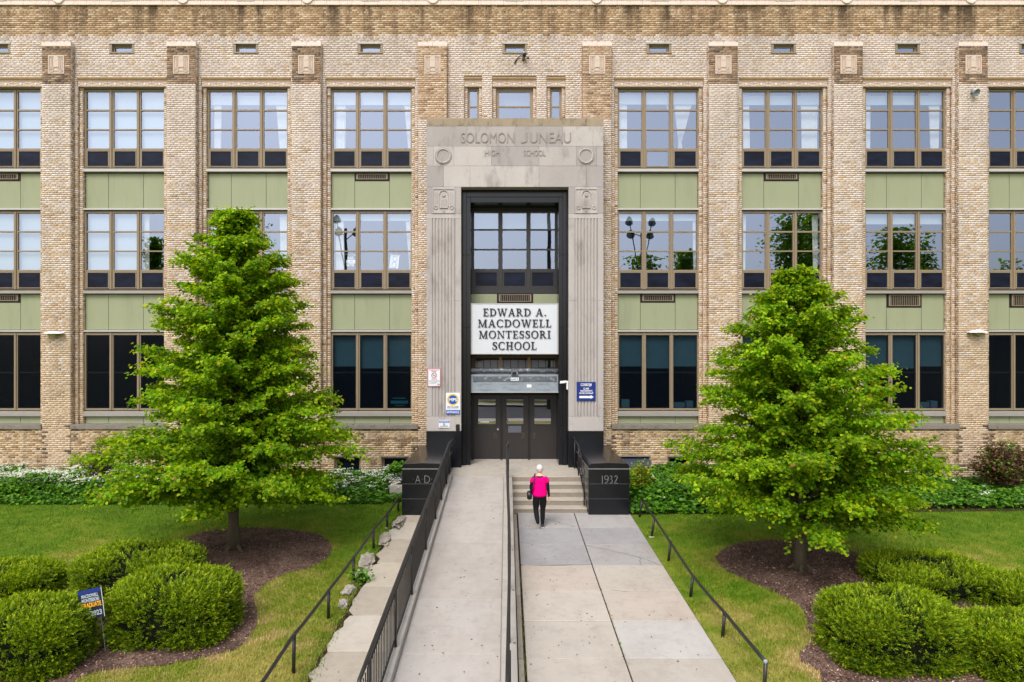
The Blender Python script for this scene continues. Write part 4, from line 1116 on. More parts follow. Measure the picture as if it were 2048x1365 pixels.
for a, c in cols:
    for p, q in rows: MB().quad((xw(a), yw_ + .03, zq2(q)), (xw(c), yw_ + .03, zq2(q)), (xw(c), yw_ + .03, zq2(p)), (xw(a), yw_ + .03, zq2(p))).build('pane', m_glass, win)
    b = MB(); p, q = zq2(575), zq2(542)
    for r_ in ((xw(a), xw(a) + .05, p, q), (xw(c) - .05, xw(c), p, q), (xw(a) + .05, xw(c) - .05, q - .05, q), (xw(a) + .05, xw(c) - .05, p, p + .05)): b.box(r_[0], r_[1], yw_ + .012, yw_ + .05, r_[2], r_[3])
    b.build('sash', m_darkframe, win)
    MB().quad((xw(a) + .05, yw_ + .035, p + .05), (xw(c) - .05, yw_ + .035, p + .05), (xw(c) - .05, yw_ + .035, q - .05), (xw(a) + .05, yw_ + .035, q - .05)).build('screen', m_screen, win)
    MB().box(xw(a), xw(c), yw_ + .2, yw_ + .206, zq2(457 if a > 1060 else 456), z1).build('blind', m_blind, win)
MB().box(IX0, IX1, yw_ - .06, yw_ + .15, zq2(587.5), zq2(577.4)).build('window_sill', m_darkframe, school)
yv = .62; dv = CD + yv
for a, c in ((943, 993.8), (1066.6, 1116)): MB().box(XP(a, dv), XP(c, dv), yv, yv + .05, ZP(640, dv), ZP(588, dv)).build('spandrel_panel', m_panel, school)
vent(XP(994.2, dv), XP(1066.2, dv), ZP(606.2, dv), ZP(588, dv), yv + .02, school)
MB().box(IX0, IX1, yv + .06, .9, ZP(720, dv), ZP(588, dv)).build('wall_core', m_inside, school)
# transom lights, door heads
yt = .66; dt = CD + yt
xt = lambda px: XP(px, dt)
zt_ = lambda py: ZP(py, dt)
b = MB(); b.box(IX0, IX1, yt, yt + .1, zt_(716.5), zt_(700)); b.box(IX0, xt(951), yt + .003, yt + .1, zt_(760), zt_(716.5)); b.box(xt(1110), IX1, yt + .003, yt + .1, zt_(760), zt_(716.5))
tr = b.build('transom_window', m_wood, school)
for a, c in ((998.5, 1003.8), (1055, 1060.3)): MB().box(xt(a), xt(c), yt - .03, yt + .1, zt_(760), zt_(714)).build('post', m_woodl, tr)
for a, c in ((951, 998.5), (1003.8, 1055), (1060.3, 1110)):
    MB().quad((xt(a), yt + .06, zt_(760)), (xt(c), yt + .06, zt_(760)), (xt(c), yt + .06, zt_(716)), (xt(a), yt + .06, zt_(716))).build('pane', m_transglass, tr)
    for t in (.06, .34, .63, .93): MB().box(xt(a + (c - a) * t) - .012, xt(a + (c - a) * t) + .012, yt + .03, yt + .055, zt_(760), zt_(716)).build('bar', m_wood, tr)
MB().box(IX0, IX1, .76, .95, zt_(790), zt_(700)).build('lobby_ceiling', m_inside, school)
# rolling shutter box and its pipe
ysh = .02; ds = CD + ysh
xs = lambda px: XP(px, ds)
zs_ = lambda py: ZP(py, ds)
sh = thing('shutter_box', 'galvanised steel shutter housing above the brown entrance doors', 'shutter', ((IX0 + IX1) / 2, ysh, zs_(785)))
MB().box(IX0 + .004, IX1 - .004, ysh, .6, zs_(785), zs_(749)).build('housing', m_steel, sh, bevel=.006)
b = MB(); b.box(xs(947), xs(1112), ysh - .03, ysh, zs_(762), zs_(752.5)); b.box(xs(946), xs(952), ysh - .045, ysh, zs_(762), zs_(752)); b.box(xs(1106), xs(1113), ysh - .045, ysh, zs_(762), zs_(752))
b.build('track', m_peel, sh, bevel=.004)
for a, c in ((960, 984.5), (1017.5, 1042), (1074.5, 1099)):
    b = MB(); 
    for r_ in ((a, c, 766.3, 767.6), (a, c, 778, 779.2), (a, a + 1.2, 767.6, 778), (c - 1.2, c, 767.6, 778)): b.box(xs(r_[0]), xs(r_[1]), ysh - .014, ysh, zs_(r_[3]), zs_(r_[2]))
    b.build('cover_plate', m_steel, sh)
MB().box(xs(942), xs(1117), ysh - .02, ysh, zs_(785.2), zs_(783.6)).build('drip_edge', m_metalsill, sh)
MB().box(xs(1053.5), xs(1063), ysh - .006, ysh - .001, zs_(775), zs_(768.8)).build('notice', m_white, sh)
pb_ = MB().box(xs(1021.5), xs(1037.5), ysh - .05, ysh - .033, zs_(761.5), zs_(755)).build('number_plate', m_signwhite, sh)
letters('numerals', '6415', xs(1022.8), xs(1036), zs_(760.7), zs_(755.9), ysh - .051, m_letter, pb_, .002)
pipe = thing('pipe', 'peeling grey pipe under the old transom lights', 'pipe', ((IX0 + IX1) / 2, -.02, zs_(741.5)))
MB().tube([(IX0 + .005, .03, zs_(741.5)), (IX1 - .005, .03, zs_(741.5))], .073, 14).build('barrel', m_peel, pipe, smooth=True)
MB().box(xs(1022.5), xs(1036), -.07, .12, zs_(750), zs_(737.5)).build('bracket', m_peel, pipe, bevel=.008)
MB().box(xs(1025), xs(1033), -.085, -.071, zs_(748.5), zs_(744)).build('junction_cover', m_gasket, pipe)
# doors
yd = .9; dd = CD + yd
xd = lambda px: XP(px, dd)
zd = lambda py: ZP(py, dd)
b = MB(); z0, z1 = ZLAND + .012, zd(786.5)
for a, c in ((941, 947), (1001.5, 1004.4), (1056.7, 1059.6), (1113.2, 1119)): b.box(xd(a), xd(c), yd - .05, yd + .1, z0, z1 + .3)
b.box(xd(941), xd(1119), yd - .04, yd + .1, z1, z1 + .3)
b.build('door_frame', m_doortrim, school)
for k, (a, c) in enumerate(((947, 1001.5), (1004.4, 1056.7), (1059.6, 1113.2))):
    wa, wc = ((956.5, 991.2), (1013.2, 1046.6), (1068.8, 1101.8))[k]
    za, zc = zd(848), zd(799)
    b = MB(); x0, x1 = xd(a) + .006, xd(c) - .006; wx0, wx1 = xd(wa), xd(wc)
    b.box(x0, wx0, yd - .005, yd + .04, z0 + .02, z1 - .006); b.box(wx1, x1, yd - .005, yd + .04, z0 + .02, z1 - .006); b.box(wx0, wx1, yd - .005, yd + .04, z0 + .02, za); b.box(wx0, wx1, yd - .005, yd + .04, zc, z1 - .006)
    for r_ in ((wx0 - .025, wx0, za - .025, zc + .025), (wx1, wx1 + .025, za - .025, zc + .025), (wx0, wx1, za - .025, za), (wx0, wx1, zc, zc + .025)): b.box(r_[0], r_[1], yd - .018, yd - .005, r_[2], r_[3])
    dr = b.build('door', m_doorp, school)
    MB().quad((wx0, yd + .02, za), (wx1, yd + .02, za), (wx1, yd + .02, zc), (wx0, yd + .02, zc)).build('pane', m_doorglass, dr)
    hx = (990.3, 1046.5, 1069.5)[k]
    b = MB()
    for r_ in ((hx - 2.6, hx - 1.9, 865.5, 876.5), (hx + 1.9, hx + 2.6, 865.5, 876.5), (hx - 1.9, hx + 1.9, 865.5, 866.3), (hx - 1.9, hx + 1.9, 875.7, 876.5)): b.box(xd(r_[0]), xd(r_[1]), yd - .02, yd - .005, zd(r_[3]), zd(r_[2]))
    b.tube([(xd(hx), yd - .02, zd(875)), (xd(hx), yd - .045, zd(874)), (xd(hx), yd - .045, zd(868)), (xd(hx), yd - .02, zd(867))], .011, 6)
    b.build('handle', m_wood, dr)
    MB().box(x0, x1, yd - .03, yd + .05, ZLAND + .002, z0 + .016).build('threshold', m_metalsill, dr)
    if k == 0:
        MB().disc((xd(995.8), yd - .02, zd(858.4)), .03, yd - .005, 14).build('lock', m_metalsill, dr)
        MB().box(xd(961), xd(978), yd + .012, yd + .016, zd(845), zd(842.5)).build('sticker', m_white, dr)
    if k == 1: MB().box(xd(1016.5), xd(1042.5), yd - .012, yd - .005, zd(865), zd(851.5)).build('push_plate', m_steel_dark if False else m_grey, dr)
MB().box(IX0, IX1, 1.6, 1.65, ZLAND, 3.5).build('lobby_wall', m_inside, school)
MB().box(IX0, IX1, .95, 1.65, ZLAND - .05, ZLAND).build('lobby_floor', m_inside, school)

# ---- name board with stand-off letters
ynb = -.03; dn = CD + ynb
xn = lambda px: XP(px, dn)
zn = lambda py: ZP(py, dn)
nb = thing('name_board', 'pale grey board with the raised black name EDWARD A. MACDOWELL MONTESSORI SCHOOL', 'sign', ((IX0 + IX1) / 2, ynb, zn(708.5)))
MB().box(IX0 + .004, IX1 - .004, ynb, ynb + .06, zn(708.5), zn(606.5)).build('board', m_board, nb, bevel=.004)
b = MB(); e = .022
for r_ in ((IX0 + .002, IX1 - .002, zn(606.5) - e, zn(606.5)), (IX0 + .002, IX1 - .002, zn(708.5), zn(708.5) + e), (IX0 + .002, IX0 + .05, zn(708.5) + e, zn(606.5) - e), (IX1 - .05, IX1 - .002, zn(708.5) + e, zn(606.5) - e)): b.box(r_[0], r_[1], ynb - .012, ynb - .001, r_[2], r_[3])
b.build('trim', m_metalsill, nb)
for wd, a, c, p, q in (('EDWARD', 966.5, 1061.5, 617, 632), ('A.', 1071, 1092.5, 617, 632), ('MACDOWELL', 956, 1102.5, 639, 654), ('MONTESSORI', 958, 1101, 661.3, 676.3), ('SCHOOL', 984.5, 1073, 683.6, 699)):
    serif_word(wd, xn(a), xn(c), zn(q), zn(p), ynb - .004, .03, m_letter, nb)

# ---- granite pedestals
def pedestal(x0, x1, label, word):
    yf, yb = -3.65, .0; zt = 1.39; ze = 1.245; right = x0 > 0
    t = thing('stone_pedestal', label, 'pedestal', ((x0 + x1) / 2, yf, 0))
    yb_in = YPF - .015
    zs = [-.12, .445, .842, ze - .02]
    for a, c in zip(zs[:-1], zs[1:]):
        MB().box(x0, x1, yf, yb_in, a + .006, c - .006).build('block', m_granite, t, bevel=.004)
        MB().box(x0 + .012, x1 - .012, yf + .012, yb_in, c - .006, c + .006).build('joint', m_granjoint, t)
    MB().box(x0 - .006, x1 + .006, yf - .012, yb_in, ze - .018, ze + .006).build('band', m_granjoint, t)
    i = .065; cap = MB(); prof = [(x0, ze + .008), (x1, ze + .008), (x1, ze + .05), (x1 - .025, zt - .045), (x1 - i, zt - .012), ((x0 + x1) / 2, zt + .008), (x0 + i, zt - .012), (x0 + .025, zt - .045), (x0, ze + .05)]
    cap.rings([[(x, yf, z) for x, z in prof], [(x, yb_in, z) for x, z in prof]])
    cap.build('cap', m_granite, t, bevel=.006)
    xe0, xe1 = (x0, PX0 - .01) if not right else (PX1 + .01, x1)    # the tail beside the portal, back to the wall
    if xe1 - xe0 > .03: MB().box(xe0, xe1, yb_in + .002, yb, -.12, zt - .03).build('tail', m_granite, t)
    return t, yf
pl, yf = pedestal(-2.785, -1.70, 'black granite pedestal carved A D on the left of the ramp', 'AD')
dpe = CD + yf
for ch, a, c, p, q in (('A', 830.5, 841, 951, 966), ('D', 849, 860, 951, 966)):
    letters('numerals' if False else 'inscription', ch, XP(a, dpe), XP(c, dpe), ZP(q, dpe), ZP(p, dpe), yf - .001, m_granjoint, pl, .003, -.02)
for a in (826.5, 844.5, 863): MB().disc((XP(a, dpe), yf - .004, ZP(958, dpe)), .008, yf, 8).build('inscription', m_granjoint, pl)
pr3, yf = pedestal(2.16, 3.25, 'black granite pedestal carved 1932 on the right of the steps', '1932')
def stroke(name, pts, r, parent):
    MB().tube([(XP(x, dpe), yf - .002, ZP(y, dpe)) for x, y in pts], [.010 * k for k in r], 6, True).build(name, m_granjoint, parent)
stroke('numeral', [(1204.7, 951.3), (1204.7, 966.8)], [1, 1.1], pr3)
stroke('numeral', [(1217, 956.5), (1215.4, 952), (1212, 951.2), (1209.3, 953.5), (1209.3, 957), (1212, 959.3), (1215.5, 958), (1217, 955), (1216, 961), (1213, 965), (1210, 966.6)], [1, .8, .7, .9, 1, .7, .8, 1, .9, .8, .7], pr3)
stroke('numeral', [(1219.5, 953), (1222, 951.3), (1224.2, 953.2), (1223.5, 956.5), (1221, 958.3), (1224, 960), (1224.8, 963), (1222.5, 966.2), (1219.3, 966.2)], [.6, .8, 1, .9, .7, .9, 1.1, .9, .6], pr3)
stroke('numeral', [(1229, 954.5), (1231, 951.5), (1234, 952), (1234.7, 955), (1232.5, 960), (1229, 966.3), (1235, 966.3)], [.7, .8, .9, 1, 1, .9, .9], pr3)

# ================================================================ WALL SIGNS, LAMPS, CAMERAS
def sign_at(label, px0, px1, py0, py1, y, mat, name='wall_sign', border=None):
    d = CD + y; x0, x1, z0, z1 = XP(px0, d), XP(px1, d), ZP(py1, d), ZP(py0, d)
    t = thing(name, label, 'sign', ((x0 + x1) / 2, y, z0))
    if border:
        MB().box(x0, x1, y - .012, y + .03, z0, z1).build('plate', border, t, bevel=.004)
        MB().box(x0 + .022, x1 - .022, y - .0145, y - .0125, z0 + .022, z1 - .022).build('print_area', mat, t)
    else: MB().box(x0, x1, y - .014, y + .03, z0, z1).build('plate', mat, t, bevel=.004)
    return t, (lambda px: XP(px, d)), (lambda py: ZP(py, d)), y - .0146
YSG = YPF - .012
t, X_, Z_, y = sign_at('white TOBACCO-FREE ZONE sign with red border on the left pylon', 855.3, 881.6, 736.5, 773.3, YSG, m_signwhite, border=plain('pink_red_border', srgb(190, 90, 100), .5, .4))
letters('lettering', 'TOBACCO-', X_(858), X_(878.5), Z_(741.3), Z_(738.8), y, m_red, t, .002, .02)
letters('lettering', 'FREE', X_(863.3), X_(873.3), Z_(744.4), Z_(742), y, m_teal, t, .002, .02)
MB().ring((X_(868.4), y - .002, Z_(750.6)), .076, .009, 'y', 26, 5).build('prohibition_ring', m_red, t)
MB().hexa([(X_(864.9), y - .005, Z_(747.6)), (X_(865.6), y - .005, Z_(746.9)), (X_(865.6), y, Z_(746.9)), (X_(864.9), y, Z_(747.6)), (X_(871.2), y - .005, Z_(754.2)), (X_(871.9), y - .005, Z_(753.5)), (X_(871.9), y, Z_(753.5)), (X_(871.2), y, Z_(754.2))]).build('prohibition_bar', m_red, t)
MB().box(X_(865.2), X_(870.5), y - .002, y, Z_(752), Z_(751.2)).tube([(X_(870.6), y - .001, Z_(751.4)), (X_(871.3), y - .001, Z_(749.6)), (X_(870.6), y - .001, Z_(748.4))], .004, 5).build('cigarette', m_letter, t)
letters('lettering', 'ZONE', X_(863), X_(873.8), Z_(759.3), Z_(757), y, m_red, t, .002, .02)
for k, (a, c) in enumerate(((857.5, 879.5), (857.2, 879.8), (862, 875), (857.5, 872))): MB().box(X_(a), X_(c), y - .0015, y, Z_(761.8 + 2 * k), Z_(761.2 + 2 * k)).build('fine_print', m_grey, t)
MB().ring((X_(876.5), y - .002, Z_(768.8)), .022, .006, 'y', 12, 4).ring((X_(878.6), y - .002, Z_(768.9)), .016, .005, 'y', 12, 4).build('emblem', m_teal, t)

t, X_, Z_, y = sign_at('tall white MPS sign with blue ENTRANCE strip below', 892, 920.3, 785.8, 828.2, YSG, m_signwhite)
MB().disc((X_(905.9), y - .002, Z_(799.2)), .180, y + .001, 36).build('ring', m_yellow, t)
MB().disc((X_(905.9), y - .004, Z_(799.2)), .142, y - .0022, 36).build('disc', m_blueb, t)
letters('lettering', 'MPS', X_(898), X_(914.6), Z_(802.5), Z_(796), y - .0042, m_white, t, .002, .03)
letters('lettering', 'MILWAUKEE', X_(895), X_(917), Z_(815.2), Z_(812.4), y, m_letter, t, .002, .02)
letters('lettering', 'PUBLIC SCHOOLS', X_(895), X_(916.5), Z_(818), Z_(816.2), y, m_grey, t, .002)
MB().box(X_(892) + .003, X_(920.3) - .003, y - .004, y + .002, Z_(828), Z_(820)).build('entrance_strip', m_blueb, t)
letters('lettering', 'ENTRANCE', X_(893.8), X_(918.4), Z_(826.4), Z_(822), y - .0042, m_white, t, .002, .02)

t, X_, Z_, y = sign_at('small white NOTICE sign with blue heading, lowest on the left pylon', 877.6, 899.6, 840.3, 855.4, YSG, m_signwhite)
MB().box(X_(878.2), X_(899), y - .003, y, Z_(845.6), Z_(841)).build('heading', m_blueb, t)
letters('lettering', 'NOTICE', X_(879.5), X_(897.6), Z_(845), Z_(841.7), y - .0032, m_white, t, .002, .02)
MB().ring((X_(888.5), y - .002, Z_(848.8)), .026, .006, 'y', 16, 5).build('symbol', m_letter, t)
for k in range(2): MB().box(X_(880.5), X_(896.5), y - .0015, y, Z_(852 + 1.6 * k), Z_(851.4 + 1.6 * k)).build('fine_print', m_grey, t)

t, X_, Z_, y = sign_at('navy blue MKE REC sign with white arrow on the right pylon', 1153.3, 1191.2, 763.8, 801.8, YSG, m_blue)
MB().box(X_(1161.3), X_(1183), y - .003, y, Z_(771.8), Z_(767)).build('logo_patch', m_white, t, bevel=.0)
MB().disc((X_(1179.6), y - .0028, Z_(770.6)), .034, y, 14).build('logo_patch', m_white, t)
letters('lettering', 'MKE REC', X_(1162), X_(1182.3), Z_(771.2), Z_(767.6), y - .0032, m_blue, t, .002, .02)
letters('lettering', 'CLASS', X_(1166.3), X_(1178), Z_(779), Z_(775.2), y, m_white, t, .002, .03)
letters('lettering', 'PARTICIPANTS', X_(1160.7), X_(1184.8), Z_(783.4), Z_(780), y, m_white, t, .002, .03)
letters('lettering', 'ENTER DOOR #7', X_(1158.8), X_(1186.6), Z_(788.2), Z_(784.6), y, m_white, t, .002, .03)
zc = (Z_(791.7) + Z_(796.1)) / 2; h = (Z_(791.7) - Z_(796.1)) / 2
MB().prism([(X_(1158.5), zc - h), (X_(1181), zc - h), (X_(1181), zc - h * 1.7), (X_(1187.4), zc), (X_(1181), zc + h * 1.7), (X_(1181), zc + h), (X_(1158.5), zc + h)], y - .003, y).build('arrow', m_white, t)

x0, x1, z0, z1 = xq(912), xq(919.3), zq(861), zq(848.5)
t = thing('card_reader', 'small black card reader on the left pylon just above the granite', 'card reader', ((x0 + x1) / 2, YPF, z0))
MB().box(x0, x1, YPF - .05, YPF + .01, z0, z1).build('case', m_gasket, t, bevel=.012)
MB().box(x0 + .02, x1 - .02, YPF - .054, YPF - .05, z1 - .06, z1 - .03).build('reader_face', m_darkframe, t)

# entry camera on a white arm beside the doors
yk = -.3; dk = CD + yk
t = thing('entry_camera', 'white camera arm on the right jamb above the entrance doors', 'camera', (XP(1134, dk), yk, ZP(766, dk)))
MB().box(XP(1133, dk), XP(1137, dk), yk - .05, yk + .16, ZP(779, dk), ZP(762, dk)).build('mount', m_white, t, bevel=.008)
MB().hexa([(XP(1119.5, dk), yk - .07, ZP(767, dk)), (XP(1133, dk), yk - .07, ZP(765.5, dk)), (XP(1133, dk), yk + .03, ZP(765.5, dk)), (XP(1119.5, dk), yk + .03, ZP(767, dk)),
           (XP(1120.5, dk), yk - .07, ZP(762, dk)), (XP(1133, dk), yk - .07, ZP(761, dk)), (XP(1133, dk), yk + .03, ZP(761, dk)), (XP(1120.5, dk), yk + .03, ZP(762, dk))]).build('housing', m_white, t, bevel=.008)
MB().box(XP(1134, dk), XP(1138, dk), yk - .04, yk + .1, ZP(743, dk), ZP(735, dk)).build('sensor', m_gasket, t, bevel=.01)

# dome camera under the central attic window
yk = YW; dk = DW
kx = lambda px: XP(px, dk)
kz = lambda py: ZP(py, dk)
t = thing('security_camera', 'grey security camera with curved cable under the middle attic window', 'camera', (kx(1047), yk, kz(118)))
MB().ball((kx(1047.5), yk - .16, kz(111)), (.07, .09, .06), 14, 8).build('housing', m_steel, t, True)
MB().ball((kx(1049), yk - .19, kz(114.5)), (.055, .06, .07), 14, 8).build('lens_dome', m_gasket, t, True)
MB().box(kx(1044.5), kx(1049.5), yk - .15, yk + .01, kz(122), kz(112)).build('bracket', m_wood, t, bevel=.01)
MB().tube([(kx(1043.5), yk - .12, kz(113)), (kx(1040), yk - .06, kz(113.5)), (kx(1035), yk - .03, kz(117.5)), (kx(1031.5), yk - .02, kz(122.5)), (kx(1029.5), yk - .01, kz(127.5))], [.012, .012, .014, .02, .03], 6).build('cable', m_gasket, t)
MB().tube([(kx(1049), yk - .19, kz(116)), (kx(1055), yk - .22, kz(121.5))], .012, 6).ball((kx(1055.7), yk - .23, kz(122.3)), .045, 10, 6).build('microphone', m_wood, t)
# horn lamp high on the far right pier
t = thing('horn_speaker', 'grey horn speaker high on the right pier', 'speaker', (XP(1943, CD), 0, ZP(187, CD)))
hc = Vector((XP(1943, CD), -.12, ZP(186.5, CD)))
ax = Vector((.25, -.8, -.5)).normalized(); u = ax.cross(Vector((0, 0, 1))).normalized(); v = ax.cross(u)
rs = []
for s_, r_ in ((-.10, .03), (-.06, .05), (0, .06), (.06, .085), (.10, .115), (.11, .118), (.10, .10), (.04, .05)):
    rs.append([hc + ax * s_ + u * r_ * math.cos(2 * PI * k / 16) + v * r_ * math.sin(2 * PI * k / 16) for k in range(16)])
MB().rings(rs).build('horn', m_steel, t, True)
MB().box(hc.x - .025, hc.x + .025, -.06, .0, hc.z - .02, hc.z + .09).build('bracket', m_gasket, t)
# shell lamps on the outer piers
def shell_lamp(px, py, label):
    x, z = XP(px, CD - .1), ZP(py, CD - .1)
    t = thing('wall_lamp', label, 'wall lamp', (x, 0, z), 'white shell lamps on the outer piers')
    b = MB(); rs = []
    for k in range(11):
        f_ = k / 10; xx = -.29 + .58 * f_; hh = .075 * math.sin(PI * (.12 + .80 * f_)) + .012; dd_ = .26 * math.sin(PI * (.15 + .7 * f_)) ** .5
        rs.append([(x + xx, -.02, z), (x + xx, -.02, z + hh), (x + xx, -.02 - dd_ * .6, z + hh * .9), (x + xx, -.02 - dd_, z + .01), (x + xx, -.02 - dd_, z)])
    b.rings(rs).build('hood', m_white, t, False, .006)
    b = MB(); b.hexa([(x - .06, -.15, z - .085), (x + .085, -.15, z - .085), (x + .085, -.005, z - .085), (x - .06, -.005, z - .085), (x - .11, -.2, z - .004), (x + .1, -.2, z - .004), (x + .1, -.005, z - .004), (x - .11, -.005, z - .004)])
    b.build('lens', m_yellowgrey, t, bevel=.006)
    MB().box(x - .05, x + .05, -.02, .01, z - .05, z + .05).build('mount', m_gasket, t)
m_yellowgrey = plain('lamp_lens', srgb(150, 142, 96), .35, .5)
shell_lamp(108, 667.5, 'white shell-shaped wall lamp on the pier left of the big left tree')
shell_lamp(1955, 665.5, 'white shell-shaped wall lamp on the pier at the right edge')

# banners in the second-floor window beside the portal
Xb = lambda px: XP(px, CD + PY + .06)
Zb = lambda py: ZP(py, CD + PY + .06)
yb_ = PY + .06
t = thing('window_banner', 'white BLACK LIVES MATTER banner hanging inside the window left of the entrance', 'banner', (Xb(701.5), yb_, Zb(534)))
b = MB(); b.tube([(Xb(689.5), yb_, Zb(509)), (Xb(698), yb_, Zb(503.5)), (Xb(713), yb_, Zb(511))], .005, 5); b.tube([(Xb(690), yb_, Zb(509.2)), (Xb(713), yb_, Zb(510.6))], .006, 5)
b.build('hanging_cord', m_white, t)
letters('lettering', 'BLACK', Xb(694.8), Xb(708), Zb(518.3), Zb(513), yb_, m_white, t, .004, .03)
MB().box(Xb(692.4), Xb(710.6), yb_ - .004, yb_, Zb(527), Zb(519.5)).build('band', m_white, t)
letters('lettering', 'LIVES', Xb(696.5), Xb(706), Zb(525.2), Zb(521.3), yb_ - .0045, m_grey, t, .002)
letters('lettering', 'MATTER', Xb(692.8), Xb(708.6), Zb(532.8), Zb(527.8), yb_, m_white, t, .004, .03)
t = thing('window_flag', 'white flag with a pastel rainbow infinity loop hanging in the window', 'flag', (Xb(788), yb_, Zb(537)))
b = MB(); b.quad((Xb(778.3), yb_, Zb(535.5)), (Xb(796.3), yb_, Zb(537.2)), (Xb(799), yb_, Zb(511)), (Xb(781.5), yb_, Zb(508.3)))
fl = b.build('cloth', m_signwhite, t); so_ = fl.modifiers.new('thick', 'SOLIDIFY'); so_.thickness = .004
MB().tube([(Xb(778.5), yb_, Zb(508.5)), (Xb(801), yb_, Zb(511.3))], .008, 6).tube([(Xb(781), yb_, Zb(508.6)), (Xb(787), yb_, Zb(502)), (Xb(799), yb_, Zb(511))], .003, 4).build('pole', m_white, t)
pin = plain('pastel_pink', srgb(226, 150, 150), .6); bl_ = plain('pastel_blue', srgb(120, 175, 200), .6); gr_ = plain('pastel_orange', srgb(230, 170, 120), .6)
for mt, a0, a1, cxp, cyp, rr in ((pin, -60, 150, 790, 517, 4.0), (bl_, 150, 300, 790, 517, 4.0), (bl_, -60, 110, 788, 529, 4.4), (gr_, 110, 300, 788, 529, 4.4)):
    MB().tube([(Xb(cxp + rr * math.cos(R(a))), yb_ - .006, Zb(cyp - rr * 1.35 * math.sin(R(a)))) for a in np.linspace(a0, a1, 12)], .022, 5, True, .3).build('loop', mt, t)

# sloping metal hood over the basement opening right of the steps
x0, x1, _a, ztop = base_open[2]
t = thing('basement_hood', 'blue grey metal hood over the basement opening right of the granite pedestal', 'hood', ((x0 + x1) / 2, 0, ztop - .4))
MB().hexa([(x0 + .02, -.42, ztop - .30), (x1 + .05, -.42, ztop - .30), (x1 - .02, .2, ztop - .06), (x0 + .06, .2, ztop - .06), (x0 + .02, -.42, ztop - .28), (x1 + .05, -.42, ztop - .28), (x1 - .02, .2, ztop - .035), (x0 + .06, .2, ztop - .035)]).build('sheet', m_bluegrey, t)
MB().hexa([(x1 - .02, .0, ztop - .5), (x1, .0, ztop - .5), (x1, .2, ztop - .5), (x1 - .02, .2, ztop - .5), (x1 + .03, -.4, ztop - .32), (x1 + .045, -.4, ztop - .32), (x1 - .025, .2, ztop - .07), (x1 - .04, .2, ztop - .07)]).build('side_sheet', m_bluegrey, t)

# ---- window well and the pile of hose next to the left pedestal
t = thing('window_well', 'low concrete window well beside the left granite pedestal', 'window well', (-3.2, -.9, .1))
b = MB(); b.box(-3.45, -2.80, -1.75, -1.57, 0, .42); b.box(-3.45, -3.28, -1.57, .0, 0, .43)
b.build('kerb', m_conc, t, bevel=.02)
MB().box(-3.27, -2.80, -1.56, 0, .0, .25).build('gravel_floor', m_grey, t)
t = thing('hose_pile', 'tangled dark blue-grey hoses lying by the left pedestal', 'hose', (-3.1, -.8, .45))
for k in range(7):
    pts = [(-3.5 + .12 * q + random.uniform(-.03, .03), -1.1 + .11 * k + .05 * math.sin(q + k), .46 + .07 * math.sin(1.1 * q + k * 1.7) + .035 * k) for q in range(8)]
    pts = [(min(x, -2.81), y, z) for x, y, z in pts]
    MB().tube(pts, .035, 8).build('hose', m_bluegrey, t, True)

# ================================================================ RAILINGS
def low_rail(posts, label, top, end=None, r=.026):
    """pipe handrail on short posts: posts (x, y, lean)"""
    t = thing('handrail', label, 'handrail', (posts[0][0], posts[0][1], gz(posts[0][1])))
    pts = []
    for x, y, h, lean in posts:
        zb_ = gz(y) - .02
        MB().tube([(x - lean, y, zb_), (x, y, gz(y) + h)], .027, 10).build('post', m_rail, t, True)
        if random.random() < .5: MB().ball((x - lean, y, gz(y)), (.075, .06, .022), 9, 4).build('footing', m_rock, t)
        pts.append((x, y, gz(y) + h))
    full = []
    for a, c in zip(pts[:-1], pts[1:]):
        for k in range(4):
            q = k / 4; full.append((a[0] + (c[0] - a[0]) * q + random.uniform(-.006, .006), a[1] + (c[1] - a[1]) * q, a[2] + (c[2] - a[2]) * q - .012 * math.sin(PI * q) + random.uniform(-.004, .004)))
    full.append(pts[-1]); 
    if end: full = [end] + full
    MB().tube(full, r, 10).build('rail', m_rail, t, True)
    for p in pts[1:-1:2]: MB().tube([(p[0], p[1] - .03, p[2] - .001), (p[0], p[1] + .03, p[2] + .001)], r * 1.22, 10).build('coupling', m_rail, t, True)
    MB().ball(full[0], r * 1.25, 10, 6).build('end_cap', m_steel, t, True)
    return t
low_rail([(-3.15, -14.4, .56, 0), (-3.13, -11.71, .56, .01), (-3.10, -9.87, .49, .01), (-3.05, -8.17, .47, 0), (-3.03, -6.25, .43, 0), (-2.99, -4.7, .36, 0), (-2.955, -3.2, .36, 0)],
         'low black pipe handrail along the left lawn beside the old narrow walk', .5)
low_rail([(3.56, -12.36, .50, .03), (3.56, -10.58, .40, .035), (3.49, -8.93, .39, .045), (3.53, -7.02, .40, .05), (3.53, -5.4, .46, .07), (3.56, -3.75, .47, .07)],
         'low black pipe handrail along the right lawn beside the wide walk', .45)
# ramp railing with close balusters
XRL = -1.665
ra = thing('ramp_railing', 'black railing with close balusters on the left side of the ramp', 'railing', (XRL, -14, rz(-14)))
def rtop(y): return rz(y) + .97 if y < YR - .1 else rz(YR - .1) + .97 - 0.02 * (y - YR)
yy = list(np.linspace(-14.05, -2.3, 22))
pts = [(XRL, y, rtop(y)) for y in yy] + [(XRL, -1.95, rtop(-2.1) + .0), (XRL + .005, -1.4, rtop(-2.1) - .03), (XRL + .03, -.85, rtop(-2.1) - .04)]
MB().tube([(XRL, -14.05, rz(-14.05) + .08)] + [(XRL, -14.07, rtop(-14.05) - .05)] + pts, .026, 10).build('top_rail', m_rail, ra, True)
MB().tube([(x, y, z - .10) for x, y, z in pts[1:]], .019, 8).build('second_rail', m_rail, ra, True)
MB().tube([(x, y, rz(min(y, YR)) + .17) for x, y, z in pts[:-2]], .017, 8).build('bottom_rail', m_rail, ra, True)
